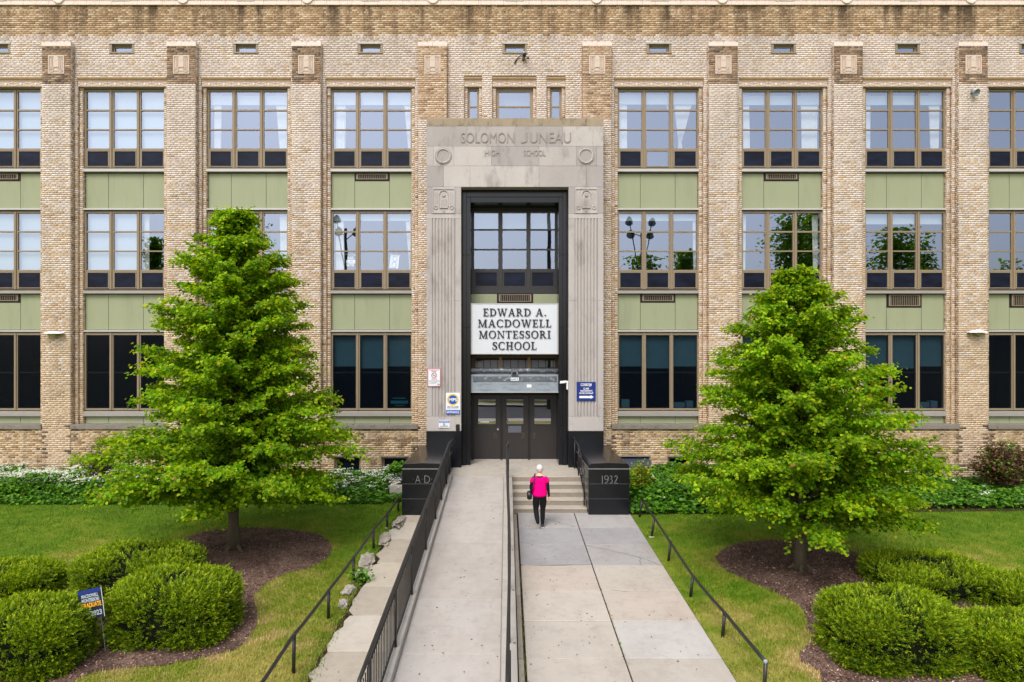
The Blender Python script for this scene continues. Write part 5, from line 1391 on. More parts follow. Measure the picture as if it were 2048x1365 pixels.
BAL = MB().tube([(0, 0, 0), (0, 0, .70)], .0085, 6).data('baluster', m_rail)
y = -13.95
while y < -2.1:
    use('baluster', BAL, ra, (XRL, y, rz(y) + .17)); y += .115
for y in (-13.6, -11.68, -9.95, -7.9, -6.05, -4.6, -3.2, -2.2):
    po = MB().tube([(XRL + .02, y, rz(y) + .10), (XRL + .02, y, rtop(y) - .02)], .021, 8).build('post', m_rail, ra, True)
    MB().ball((XRL + .02, y, rz(y) + .112), (.028, .04, .006), 8, 4).build('rust_stain', plain('rust', srgb(134, 98, 70), .9, .1) if y == -13.6 else bpy.data.materials['rust'], po)
# plain double handrail on the right edge of the ramp
rb = thing('ramp_handrail', 'thin black double handrail between the ramp and the steps', 'railing', (.03, -14, rz(-14)))
pts = [(.02 + .025 * math.sin(y * .5), y, rz(y) + .92) for y in np.linspace(-14.2, -2.2, 20)] + [(.035, -1.9, rz(-2.1) + .92), (.04, -1.3, rz(-2.1) + .90)]
MB().tube([(.02, -14.2, rz(-14.2))] + pts + [(.04, -1.24, rz(-2.1) + .82), (.04, -1.24, .745)], .025, 10).build('top_rail', m_rail, rb, True)
MB().tube([(x, y, z - .42) for x, y, z in pts], .018, 8).build('lower_rail', m_rail, rb, True)
for y in (-13.3, -11.55, -9.75, -7.9, -6.1, -4.3, -2.5):
    MB().tube([(.035, y, rz(y) + .08), (.03, y, rz(y) + .91)], .02, 8).build('post', m_rail, rb, True)
    MB().ball((.11, y, rz(y) + .105), (.02, .03, .005), 8, 4).build('rust_stain', bpy.data.materials['rust'], rb)
# stair rail at the right-hand pedestal
rc = thing('stair_rail', 'black stair rail with lower bars against the right granite pedestal', 'railing', (2.08, -3.4, 0))
zs3 = lambda y: max(0, min(.74, .148 * ((y + 3.45) / .36 + 1)))
pp = [(2.08, y, zs3(y)) for y in (-3.35, -2.6, -1.9, -1.2, -.75)]
MB().tube([(p[0], p[1], p[2] + .88) for p in pp] + [(2.08, -.62, .74 + .93), (2.02, -.585, .74 + .92)], .02, 8).build('top_rail', m_rail, rc, True)
for h in (.6, .3): MB().tube([(p[0], p[1], p[2] + h) for p in pp[:-1]], .014, 6).build('bar', m_rail, rc, True)
for p in pp[::2]: MB().tube([(p[0], p[1], p[2]), (p[0], p[1], p[2] + .88)], .018, 8).build('post', m_rail, rc, True)

# ---- broken concrete along the old walk
rocks = [((850 / 2.935 + 500 + 10, 900 + 425 / 2.935), (.13, .62, .07), 'long grey broken kerb stone nearest the left pedestal'),
         ((770, 1081), (.12, .46, .065), 'weathered broken kerb stone, second from the pedestal'),
         ((735, 1124), (.14, .42, .065), 'pale pitted lump of broken concrete below the handrail bend'),
         ((723, 1149), (.11, .2, .05), 'small white broken stone beside a leafy weed'),
         ((697, 1183), (.10, .2, .05), 'half buried grey stone in the weeds by the handrail'),
         ((687, 1212), (.08, .12, .07), 'white broken stone farthest down the old walk')]
for (px, py), (rx, ry, rz_), lab in rocks:
    x, y = GP(px, py); y = y + .0
    bm = bmesh.new(); bmesh.ops.create_icosphere(bm, subdivisions=4, radius=1.0)
    sd_ = random.random() * 50
    for v_ in bm.verts:
        p = v_.co; k = 1 + .42 * mnoise.noise(Vector((p.x * 1.6 + sd_, p.y * 2.2, p.z * 1.6))) + .26 * mnoise.noise(p * 5 + Vector((sd_, 0, 0))) + .14 * mnoise.noise(p * 11)
        q = [math.copysign(abs(c) ** .6, c) for c in p]
        v_.co = (q[0] * rx * k, q[1] * ry * k, q[2] * rz_ * k)
    me = bpy.data.meshes.new('broken_stone'); bm.to_mesh(me); bm.free(); me.materials.append(m_rock)
    o = link(bpy.data.objects.new('broken_stone', me)); o.location = (x, y, gz(y) + rz_ * .35); o.rotation_euler = (random.uniform(-.1, .1), random.uniform(-.2, .2), random.uniform(-.15, .15))
    tag(o, lab, 'stone', 'broken kerb stones along the old walk')

# ---- yard sign
t = thing('yard_sign', 'dark MACDOWELL MONTESSORI GRADUATE 2023 yard sign on wire stakes between two bushes', 'sign', (0, 0, 0))
m_grey2 = plain('faded_white_print', srgb(160, 172, 184), .5, .3)
W_, H_ = .325, .45
MB().box(-W_ / 2, W_ / 2, -.004, .004, 0, H_).build('panel', m_navy, t)
MB().box(W_ / 2, W_ / 2 + .006, -.005, .005, 0, H_).build('edge', m_white, t)
MB().box(-W_ / 2 + .002, W_ / 2 - .002, -.0052, -.0042, H_ - .06, H_ - .002).build('top_band', m_blue, t)
letters('lettering', 'MACDOWELL', -W_ / 2 + .045, W_ / 2 - .045, H_ - .125, H_ - .07, -.005, m_grey2, t, .002, .04)
letters('lettering', 'MONTESSORI', -W_ / 2 + .045, W_ / 2 - .04, H_ - .19, H_ - .135, -.005, m_grey2, t, .002, .04)
letters('lettering', 'GRADUATE', -W_ / 2 + .03, W_ / 2 - .02, H_ - .275, H_ - .20, -.005, m_gold, t, .002, .04)
letters('lettering', '2023', W_ / 2 - .185, W_ / 2 - .025, H_ - .41, H_ - .33, -.005, m_grey2, t, .002, .03)
MB().disc((-.06, -.006, .10), .04, -.0042, 16).build('emblem', m_teal, t)
MB().disc((-.06, -.0085, .085), .018, -.0062, 10).build('emblem', m_yellow, t)
for q in (-.115, .115): MB().tube([(q, .0, -.52), (q, 0, .02)], .004, 6).build('stake', m_grey, t)
dy_ = 10.5
t.location = (XP(186, dy_), dy_ - CD, ZP(1237, dy_)); t.rotation_euler = (R(-6), R(-8.6), R(14))
for c in t.children: c.matrix_parent_inverse = Matrix.Identity(4)

# ================================================================ THE WOMAN ON THE WALK
def skin_mesh(name, V, E, rad, mat, parent, sub=2, root=0):
    me = bpy.data.meshes.new(name); me.from_pydata(V, E, []); ob = bpy.data.objects.new(name + '_src', me); COL.objects.link(ob)
    sk = ob.modifiers.new('skin', 'SKIN'); sk.use_smooth_shade = True
    for i, r_ in enumerate(rad):
        q = me.skin_vertices[0].data[i]; q.radius = r_ if isinstance(r_, tuple) else (r_, r_); q.use_root = (i == root)
    sb = ob.modifiers.new('sub', 'SUBSURF'); sb.levels = sb.render_levels = sub
    bpy.context.view_layer.update()
    out = bpy.data.meshes.new_from_object(ob.evaluated_get(bpy.context.evaluated_depsgraph_get())); out.name = name
    bpy.data.objects.remove(ob); out.materials.clear()
    for m in (mat if isinstance(mat, list) else [mat]): out.materials.append(m)
    for p in out.polygons: p.use_smooth = True
    o = bpy.data.objects.new(name, out); COL.objects.link(o); o.parent = parent
    return o
pe = thing('person', 'woman with short white hair in pink shirt and black leggings walking up to the steps', 'person')
# facing +Y; x to her right
Vv = [(0, 0, .80), (0, .005, .95), (0, .015, 1.10), (0, .01, 1.22), (0, .005, 1.285), (0, .02, 1.335), (0, .03, 1.40),             # 0-6 spine, neck, skull base
      (.085, 0, .765), (.085, .03, .60), (.075, .045, .43), (.072, .01, .24), (.07, -.01, .10), (.07, .0, .055),                     # 7-12 right leg (planted)
      (-.085, 0, .765), (-.09, .02, .60), (-.095, .02, .43), (-.075, -.10, .27), (-.055, -.20, .16), (-.052, -.21, .125),            # 13-18 left leg (heel lifted behind)
      (.10, .005, 1.255), (.165, .0, 1.225), (.195, -.015, 1.10), (.205, -.02, .99), (.222, .02, .86), (.236, .05, .745),            # 19-24 right arm
      (-.10, .005, 1.255), (-.165, .0, 1.225), (-.205, -.03, 1.10), (-.225, -.045, .99), (-.20, .06, .90), (-.17, .15, .83)]       # 25-30 left arm, hand to the bag strap
Ee = [(0, 1), (1, 2), (2, 3), (3, 4), (4, 5), (5, 6), (0, 7), (7, 8), (8, 9), (9, 10), (10, 11), (11, 12), (0, 13), (13, 14), (14, 15), (15, 16), (16, 17), (17, 18),
      (3, 19), (19, 20), (20, 21), (21, 22), (22, 23), (23, 24), (3, 25), (25, 26), (26, 27), (27, 28), (28, 29), (29, 30)]
rd = [(.195, .14), (.15, .11), (.14, .10), (.14, .10), (.08, .07), .05, .055, (.105, .11), (.092, .098), .068, .064, .042, .04, (.105, .11), (.092, .098), .068, .064, .042, .04,
      .06, .055, .044, .04, .034, .026, .06, .055, .044, .04, .034, .026]
bd = skin_mesh('body', Vv, Ee, rd, [m_black, m_skin], pe)
for p in bd.data.polygons:
    if p.center.z > 1.27: p.material_index = 1
# pink shirt with short sleeves
Vs = [(0, 0, .745), (0, 0, .85), (0, .005, .98), (0, .012, 1.10), (0, .008, 1.21), (0, .005, 1.275), (.10, .004, 1.245), (.172, -.002, 1.20), (.205, -.012, 1.09), (-.10, .004, 1.245), (-.172, -.002, 1.20), (-.212, -.02, 1.09)]
Es = [(0, 1), (1, 2), (2, 3), (3, 4), (4, 5), (4, 6), (6, 7), (7, 8), (4, 9), (9, 10), (10, 11)]
sh_ = skin_mesh('shirt', Vs, Es, [(.215, .16), (.205, .155), (.19, .14), (.19, .13), (.165, .11), (.08, .07), .072, .072, .070, .072, .072, .070], m_pink, pe)
for v_ in sh_.data.vertices:
    k = mnoise.noise(Vector((v_.co.x * 9, v_.co.y * 9, v_.co.z * 16))); v_.co.y += .018 * k; v_.co.x += .009 * k
# head with face, hair
b = MB(); rs = []
for k in range(13):
    f_ = k / 12; z = 1.345 + .20 * f_; w_ = math.sin(PI * (.16 + .80 * f_)) ** .65
    rs.append([(.070 * w_ * math.cos(a), .035 + .086 * w_ * math.sin(a) + (.010 * math.sin(a) if .1 < f_ < .5 else 0), z) for a in np.linspace(0, 2 * PI, 17)[:-1]])
b.rings(rs); b.build('head', m_skin, pe, True)
b = MB().prism([(-.012, 1.425), (.012, 1.425), (.006, 1.455), (-.006, 1.455)], .12, .142); b.build('nose', m_skin, pe, True)
for q in (-1, 1):
    MB().ball((q * .027, .115, 1.452), .010, 8, 5).build('eye', m_white, pe, True)
    MB().ball((q * .072, .03, 1.432), (.012, .022, .030), 8, 5).build('ear', m_skin, pe, True)
MB().ball((0, .121, 1.400), (.022, .006, .006), 8, 4).build('mouth', m_red, pe, True)
bm = bmesh.new(); bmesh.ops.create_icosphere(bm, subdivisions=4, radius=1)
for v_ in list(bm.verts):
    p = v_.co.copy(); k = 1 + .10 * mnoise.noise(p * 5) + .09 * mnoise.noise(p * 12)
    v_.co = (p.x * .086 * k, .028 + p.y * .098 * k, 1.462 + p.z * .098 * k)
bmesh.ops.delete(bm, geom=[v_ for v_ in bm.verts if (v_.co.y > .085 and v_.co.z < 1.50) or v_.co.z < 1.362 + max(0, v_.co.y) * .8 + .012 * math.sin(v_.co.x * 90)], context='VERTS')
me = bpy.data.meshes.new('hair'); bm.to_mesh(me); bm.free(); me.materials.append(m_hair)
for p in me.polygons: p.use_smooth = True
o = bpy.data.objects.new('hair', me); COL.objects.link(o); o.parent = pe; o.modifiers.new('thick', 'SOLIDIFY').thickness = .010
# hands: a palm and five bent fingers each
def hand(wr, dirv, side, parent):
    d = Vector(dirv).normalized(); s_ = Vector((0, 1, 0)) if abs(d.y) < .7 else Vector((1, 0, 0)); s_ = (s_ - d * s_.dot(d)).normalized(); nrm = d.cross(s_) * side
    w0 = Vector(wr)
    V_ = [w0, w0 + d * .04, w0 + d * .075]; E_ = [(0, 1), (1, 2)]; r_ = [(.022, .016), (.032, .016), (.034, .014)]
    for k, (off, ln) in enumerate(((-.027, .058), (-.009, .068), (.009, .064), (.026, .05))):
        i = len(V_); a = w0 + d * .082 + s_ * off
        V_ += [a, a + d * ln * .5 + nrm * .010, a + d * ln * .82 + nrm * .034]; E_ += [(2, i), (i, i + 1), (i + 1, i + 2)]; r_ += [.0095, .0088, .0075]
    i = len(V_); a = w0 + d * .03 + s_ * .036
    V_ += [a, a + d * .03 + s_ * .018 + nrm * .012, a + d * .055 + s_ * .016 + nrm * .026]; E_ += [(1, i), (i, i + 1), (i + 1, i + 2)]; r_ += [.012, .0105, .0085]
    return skin_mesh('hand', [tuple(v_) for v_ in V_], E_, r_, m_skin, parent, 1)
hand((.236, .05, .745), (.08, .12, -1), -1, pe); hand((-.17, .15, .83), (.6, .5, -.5), 1, pe)
# shoes
def shoe(c, pitch, parent):
    t_ = [(-.10, .030, .0, .055), (-.07, .036, .0, .075), (-.02, .034, .0, .080), (.04, .040, .0, .062), (.10, .044, .0, .045), (.14, .034, .004, .032)]
    rs = []; so_ = []
    M = Matrix.Translation(Vector(c)) @ Matrix.Rotation(pitch, 4, 'X')
    for y, w_, z0, z1 in t_:
        rs.append([M @ Vector((w_ * math.cos(a), y, z0 + .018 + (z1 - z0) * .5 + (z1 - z0) * .5 * math.sin(a))) for a in np.linspace(0, 2 * PI, 11)[:-1]])
        so_.append([M @ Vector((q, y, z)) for q, z in ((-w_ - .005, z0), (w_ + .005, z0), (w_ + .005, z0 + .024), (-w_ - .005, z0 + .024))])
    s1 = MB().rings(rs).build('shoe', m_bag, None, True); s1.parent = parent
    s2 = MB().rings(so_).build('sole', m_sole, None, False, .006); s2.parent = s1
shoe((.07, .03, .0), 0, pe); shoe((-.053, -.17, .075), R(-58), pe)
bag = thing('shoulder_bag', 'round black shoulder bag on a strap at the left hip of the woman', 'bag')
rs = []
for k in range(9):
    x = -.07 + .14 * k / 8; q = math.sqrt(max(.05, 1 - ((x) / .078) ** 2))
    rs.append([(-.255 + x * .9, -.01 + .105 * q ** .4 * math.cos(a), .80 + .115 * q ** .4 * math.sin(a)) for a in np.linspace(0, 2 * PI, 19)[:-1]])
MB().rings(rs).build('pouch', m_bag, bag, True)
MB().tube([(-.24, .075, .88), (-.205, .125, 1.02), (-.165, .125, 1.16), (-.125, .06, 1.315), (-.115, .0, 1.335), (-.125, -.07, 1.29), (-.165, -.135, 1.12), (-.205, -.135, .98), (-.245, -.09, .87)], .020, 8, True, .35).build('strap', m_bag, bag, True)
ph = thing('folded_paper', 'small white paper in the right hand of the woman', 'paper')
MB().box(.245, .275, .06, .13, .655, .668).build('sheet', m_white, ph, bevel=.003)
dpn = 17.0; ploc = (XP(1079.5, dpn), dpn - CD, gz(dpn - CD) + .034)
for t in (pe, bag, ph): t.location = ploc; t.rotation_euler = (0, 0, R(0))

# ================================================================ TREES, BUSHES, PLANTS, GRASS
G_LEAF = np.array([srgb(98, 142, 6), srgb(116, 156, 8), srgb(138, 168, 14), srgb(166, 184, 30), srgb(80, 122, 6)])
def pick(n, pal, p, jit=.14):
    return pal[RNG.choice(len(pal), n, p=p)] * RNG.uniform(1 - jit, 1 + jit, (n, 1))
def tree(name, label, x, y, H, prof, seed, nb, trunk_r, first, squash=(1, 1), leaf=.085):
    rg = np.random.default_rng(seed); z0 = gz(y)
    t = thing(name, label, 'tree', (x, y, z0), 'young spreading trees on the lawn')
    zz = np.linspace(-.05, H * .96, 14); wob = rg.normal(0, .02, (14, 2)).cumsum(0) * .6; wob -= wob[0]
    tr = [(x + wob[i, 0], y + wob[i, 1], z0 + z) for i, z in enumerate(zz)]
    rr = [trunk_r * (1.35 if i == 0 else 1.0) * (1 - .93 * (z / H)) ** .9 if z > 0 else trunk_r * 1.45 for i, z in enumerate(zz)]
    b = MB().tube(tr, rr, 12); b.build('trunk', m_bark, t, True)
    for k in range(5):
        a = k * 1.3 + .4; b = MB().tube([(x + trunk_r * .7 * math.cos(a), y + trunk_r * .7 * math.sin(a), z0 + .13), (x + trunk_r * 1.7 * math.cos(a), y + trunk_r * 1.7 * math.sin(a), z0 + .03), (x + trunk_r * 2.8 * math.cos(a), y + trunk_r * 2.8 * math.sin(a), z0 - .03)], [trunk_r * .42, trunk_r * .32, trunk_r * .12], 7)
        b.build('root', m_bark, t, True)
    hs_, ps = zip(*prof)
    P, A, Nn, sz, tn = [], [], [], [], []
    for i in range(nb):
        f_ = (i + .5) / nb; ze = first + (H - first) * (1 - (1 - f_) ** 1.25)
        ze = min(ze + rg.normal(0, .10), H - .12); Rb = np.interp(ze, hs_, ps) * rg.choice([rg.uniform(.55, .85), rg.uniform(.85, 1.1)], p=[.35, .65])
        az = i * 2.39996 + rg.normal(0, .25); ca, sa = math.cos(az), math.sin(az)
        up = rg.uniform(.15, .6) + .5 * f_; ztr = max(first * .75, ze - up * Rb * .75)
        L = Rb; btone = rg.uniform(.90, 1.18)
        sn = np.linspace(0, 1, 8)
        def pos(s_): return np.stack([x + ca * L * s_ * squash[0] + np.interp(ztr, zz, wob[:, 0]), y + sa * L * s_ * squash[1] + np.interp(ztr, zz, wob[:, 1]),
                                      z0 + ztr + (ze - ztr) * (1.75 * s_ - .75 * s_ ** 2) - .10 * L * s_ ** 3 * (1 - f_)], -1)
        if L > .5:
            bp = pos(sn); MB().tube([tuple(q) for q in bp], [max(.006, trunk_r * .27 * (1 - .9 * s_) * (.4 + .6 * L / 3)) for s_ in sn], 6).build('limb', m_bark, t, True)
        nt = int(9 + 14 * L)
        for k in range(nt):
            s_ = .14 + .86 * (k + rg.random()) / nt
            o = pos(np.array([s_]))[0]; sd_ = 1 if k % 2 else -1
            ta = az + sd_ * rg.uniform(.5, 1.15) * (1 - .35 * s_); tl = (.16 + .22 * L * (1 - .62 * s_)) * rg.uniform(.8, 1.3)
            m = max(6, int(tl / .0225)); q = (np.arange(m) + rg.random(m)) / m
            dz = rg.normal(.16, .26) * tl
            pt = o + np.stack([np.cos(ta) * tl * q, np.sin(ta) * tl * q, dz * q - .18 * tl * q ** 2], 1) + rg.normal(0, [.026, .026, .034], (m, 3))
            la = ta + np.where(np.arange(m) % 2, 1, -1) * rg.uniform(.4, 1.3, m)
            P.append(pt); A.append(np.stack([np.cos(la), np.sin(la), rg.normal(-.45, .42, m)], 1))
            Nn.append(np.stack([rg.normal(0, .62, m) + .3 * ca, rg.normal(0, .62, m) + .3 * sa, np.ones(m)], 1))
            sz.append(rg.uniform(.72, 1.18, m) * leaf * (1 - .25 * s_ * (q > .8)))
            young = (rg.random(m) < (.10 + .35 * s_ ** 2 * (q ** .7)))
            c = G_LEAF[rg.choice(5, m, p=[.3, .3, .18, .05, .17])]
            c = np.where(young[:, None], G_LEAF[rg.choice([2, 3], m)], c)
            tip = rg.random(m) < .035 * (s_ > .85) * (q > .75); c = np.where(tip[:, None], np.array(srgb(168, 128, 60)), c)
            tn.append(c * rg.uniform(.82, 1.15, (m, 1)) * btone * rg.uniform(.85, 1.15) * np.array([rg.uniform(.9, 1.12), 1, 1]))
    P, A, Nn, sz, tn = (np.concatenate(v_) for v_ in (P, A, Nn, sz, tn))
    V, Fq = leaves(P, A, Nn, sz)
    cr = bpy.data.objects.new('crown', np_mesh('crown', V, Fq, m_leaf, np.repeat(tn, 2, 0))); link(cr, t)
    return len(P)
TLX, TLY = XP(470, 15.5), 15.5 - CD
TRX, TRY = XP(1602, 14.27), 14.27 - CD
n1 = tree('broadleaf_tree', 'taller left tree with dense bright green layered crown and a bare short trunk', TLX, TLY, 7.72,
     [(.9, 1.4), (1.3, 2.0), (1.9, 2.8), (2.55, 2.92), (3.2, 2.4), (4.3, 1.85), (5.4, 1.6), (6.3, 1.25), (7.0, .75), (7.72, .2)], 14, 225, .125, 1.42, leaf=.080)
n2 = tree('broadleaf_tree', 'shorter right tree with wide bright green layered crown over a mulch bed', TRX, TRY, 6.32,
     [(.9, 1.6), (1.3, 2.2), (1.9, 2.4), (2.7, 2.4), (3.4, 2.1), (4.2, 1.75), (5.0, 1.35), (5.7, .8), (6.32, .14)], 9, 190, .115, 1.25, leaf=.078)

# ---- clipped yew bushes
Y_OLD = np.array([srgb(36, 70, 8), srgb(52, 90, 10), srgb(28, 54, 8)])
Y_NEW = np.array([srgb(160, 186, 16), srgb(182, 202, 34), srgb(140, 172, 12)])
def bush(label, x, y, rx, ry, h, seed, n=5200):
    n = int(n * 1.9)
    rg = np.random.default_rng(seed); z0 = gz(y)
    t = thing('yew_bush', label, 'bush', (x, y, z0), 'clipped yew bushes in the mulch')
    th = rg.uniform(0, 2 * PI, n); u = rg.uniform(-.7, 1, n)
    c = np.sqrt(np.clip(1 - u * u, 0, 1))
    D = np.stack([c * np.cos(th), c * np.sin(th), u], 1)
    e = np.sign(D) * np.abs(D) ** .62
    lump = np.array([1 + .045 * mnoise.noise(Vector((d[0] * 2.3 + seed, d[1] * 2.3, d[2] * 2.3))) + .03 * mnoise.noise(Vector((d[0] * 6, d[1] * 6 + seed, d[2] * 6))) for d in D])
    sc = np.array([rx, ry, h * .62])
    P = e * sc * lump[:, None] * rg.uniform(.84, 1.0, (n, 1)) ; P[:, 2] += h * .40
    ok = P[:, 2] > .02; P, D = P[ok], D[ok]; n = len(P)
    nrm = unit(D / sc)
    m = 6                                    # needles per sprig
    ah = rg.uniform(0, 2 * PI, n); axis = unit(nrm * .55 + .45 * np.stack([np.cos(ah), np.sin(ah), np.zeros(n)], 1) + np.array([0, 0, .22]) + rg.normal(0, .18, (n, 3)))
    side = unit(np.cross(axis, nrm + rg.normal(0, .3, (n, 3))))
    ln = rg.uniform(.07, .115, n) * np.where(rg.random(n) < .03, 1.5, 1)
    Pb, Ab, Bb, Lb, Wb, Tb = [], [], [], [], [], []
    old = Y_OLD[rg.choice(3, n)]; new = Y_NEW[rg.choice(3, n)]
    fresh = np.clip(rg.normal(.64, .32, n) + .15 * nrm[:, 2], 0, 1)[:, None]
    for k in range(m):
        q = k / (m - 1); s_ = 1 if k % 2 else -1
        base = P + axis * (ln * (.05 + .75 * q))[:, None]
        dirn = unit(axis * (.55 + .45 * q) + side * s_ * (.85 - .6 * q) + rg.normal(0, .12, (n, 3)))
        Pb.append(base); Ab.append(dirn); Bb.append(unit(np.cross(dirn, np.cross(axis, side) + rg.normal(0, .3, (n, 3))) ))
        Lb.append(ln * rg.uniform(.34, .48, n)); Wb.append(rg.uniform(.0055, .0085, n))
        mixf = fresh * (.15 + .85 * q); Tb.append((old * (1 - mixf) + new * mixf) * rg.uniform(.85, 1.15, (n, 1)))
    V, Fq = blades(np.concatenate(Pb), np.concatenate(Ab), np.concatenate(Bb), np.concatenate(Lb), np.concatenate(Wb))
    o = link(bpy.data.objects.new('foliage', np_mesh('foliage', V, Fq, m_yew, np.concatenate(Tb))), None); o.parent = t
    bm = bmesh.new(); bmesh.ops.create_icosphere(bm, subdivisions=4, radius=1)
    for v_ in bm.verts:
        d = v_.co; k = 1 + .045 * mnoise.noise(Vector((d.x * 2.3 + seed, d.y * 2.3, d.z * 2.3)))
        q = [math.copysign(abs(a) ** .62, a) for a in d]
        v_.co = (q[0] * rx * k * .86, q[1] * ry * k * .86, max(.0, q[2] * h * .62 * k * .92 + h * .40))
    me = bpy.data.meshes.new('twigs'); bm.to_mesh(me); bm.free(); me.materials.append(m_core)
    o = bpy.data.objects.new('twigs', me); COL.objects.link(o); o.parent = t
def bush_px(label, x0, x1, ytop, ybase, seed, depth=.95, n=5200):
    d0 = gd(ybase); rx = (x1 - x0) / 2 * (d0 + .75) / F; ry = rx * depth
    d = d0 + ry * .98; rx = (x1 - x0) / 2 * (d - ry * .25) / F
    y = d - CD; x = XP((x0 + x1) / 2, d - ry * .2)
    # height so that the visible top edge lands on ytop
    h = (CZ - (ytop - 700) * (d + ry * .30) / F - gz(y)) * 1.0
    bush(label, x, y, rx * .93, ry * .95, h * .94, seed, n)
bush_px('biggest left yew bush, right of the dark yard sign', 212, 470, 1134, 1312, 21, .76, 6800)
bush_px('yew bush behind the biggest left one, beside the tree mulch ring', 148, 395, 1086, 1205, 22, .7)
bush_px('large yew bush cut by the lower left corner, left of the yard sign', -60, 163, 1190, 1375, 23, .78, 6000)
bush_px('yew bush at the left edge behind the corner bush', -75, 108, 1122, 1212, 24, .7)
bush_px('biggest right yew bush, in front beside the handrail lawn', 1652, 1932, 1174, 1366, 25, .74, 7200)
bush_px('wide yew bush behind the front right one, beside the right mulch ring', 1745, 1998, 1110, 1215, 26, .85)
bush_px('yew bush cut by the lower right corner', 1935, 2150, 1222, 1385, 27, .8, 5200)
bush_px('small yew bush showing at the right edge above the corner bush', 1990, 2150, 1148, 1250, 28, .9, 3600)

# ---- planting along the wall
P_GRN = np.array([srgb(62, 108, 18), srgb(84, 134, 26), srgb(104, 152, 36), srgb(48, 88, 18)])
def clump(rg, x0, x1, y0, y1, hfun, n, size, pal, flat=.6):
    X = rg.uniform(x0, x1, n); Y = rg.uniform(y0, y1, n)
    top = np.array([hfun(a, c) for a, c in zip(X, Y)])
    Z = GZ(Y) + top * rg.uniform(.05, 1, n) ** .45
    a = rg.uniform(0, 2 * PI, n)
    A = np.stack([np.cos(a), np.sin(a), rg.normal(-.25, .3, n)], 1)
    Nn = np.stack([rg.normal(0, .45, n), rg.normal(-.25, .45, n), np.ones(n)], 1)
    V, Fq = leaves(np.stack([X, Y, Z], 1), A, Nn, rg.uniform(.7, 1.25, n) * size, .40, .12)
    return V, Fq, np.repeat(pick(n, pal, None), 2, 0)
def join(parts):
    Vs, Fs, Ts, k = [], [], [], 0
    for V, Fq, T in parts: Vs.append(V); Fs.append(Fq + k); Ts.append(T); k += len(V)
    return np.concatenate(Vs), np.concatenate(Fs), np.concatenate(Ts)
def flowers(rg, x0, x1, y0, y1, hfun, n, low=.55, cl=9, spread=.05):
    """flat heads of small white petals on top of the leaves"""
    X = rg.uniform(x0, x1, n); Y = rg.uniform(y0, y1, n)
    Z = GZ(Y) + np.array([hfun(a, c) for a, c in zip(X, Y)]) * rg.uniform(low, 1.12, n) + .03
    C_ = np.repeat(np.stack([X, Y, Z], 1), cl, 0); m = len(C_)
    C_ += rg.normal(0, [spread, spread, .012], (m, 3)); a = rg.uniform(0, 2 * PI, m)
    V, Fq = leaves(C_, np.stack([np.cos(a), np.sin(a), rg.normal(.1, .25, m)], 1), np.stack([rg.normal(0, .3, m), rg.normal(-.3, .3, m), np.ones(m)], 1), rg.uniform(.026, .046, m), .5, .1)
    tn = np.array(srgb(222, 226, 214)) * rg.uniform(.8, 1.05, (m, 1))
    return V, Fq, np.repeat(tn, 2, 0)
nz = lambda x, y, s, k=0.0: mnoise.noise(Vector((x * s + k, y * s, 3.1 + k)))
def plants(name, label, cat, parts, fl=None, group=None):
    o = link(bpy.data.objects.new(name, np_mesh(name, *join(parts)[:2], m_plant, join(parts)[2])))
    tag(o, kind='stuff')
    if fl is not None:
        q = link(bpy.data.objects.new('white_flowers', np_mesh('white_flowers', fl[0], fl[1], m_petal, fl[2]))); tag(q, kind='stuff')
rg = np.random.default_rng(77)
hL = lambda x, y: (.56 + .25 * nz(x, y, .8) + .10 * nz(x, y, 3)) * min(1, max(.25, (y + 2.75) / .9))
plants('flowering_ground_cover', '', '', [clump(rg, -20, -8.0, -2.6, -.15, hL, 26000, .085, P_GRN), clump(rg, -8.2, -5.0, -2.5, -.15, lambda x, y: hL(x, y) * .8, 7000, .08, P_GRN)], flowers(rg, -20, -9.2, -1.9, -.2, hL, 2000))
hM = lambda x, y: (.50 + .15 * nz(x, y, 1.5)) * min(1, max(.2, (y + 2.6) / 1.2)) * (1 if x < -3.6 else .85)
plants('flowering_ground_cover', '', '', [clump(rg, -5.4, -3.5, -2.5, -.15, hM, 8500, .085, P_GRN), clump(rg, -3.6, -3.05, -.9, -.1, lambda x, y: .72, 1100, .08, P_GRN), clump(rg, -3.6, -3.0, -2.4, -1.8, lambda x, y: .16, 500, .06, P_GRN)], flowers(rg, -5.4, -3.15, -1.9, -.2, hM, 200, .75))
hR = lambda x, y: ((.62 if x < 6.6 else .44) + .14 * nz(x, y, 1.1) + .08 * nz(x, y, 3)) * min(1, max(.25, (y + 3.65) / .8))
plants('ground_cover', '', '', [clump(rg, 3.35, 6.6, -3.5, -.15, hR, 13000, .115, P_GRN), clump(rg, 6.6, 18, -3.05, -.15, lambda x, y: hR(x, y) * .58 * (1 if nz(x, y, .7, 9) > -.25 else .35), 20000, .09, P_GRN)],
       join([flowers(rg, 3.4, 6.4, -3.2, -.3, hR, 12, .85), flowers(rg, 9, 18, -2.6, -.6, lambda x, y: hR(x, y) * .58, 18, .9)]))
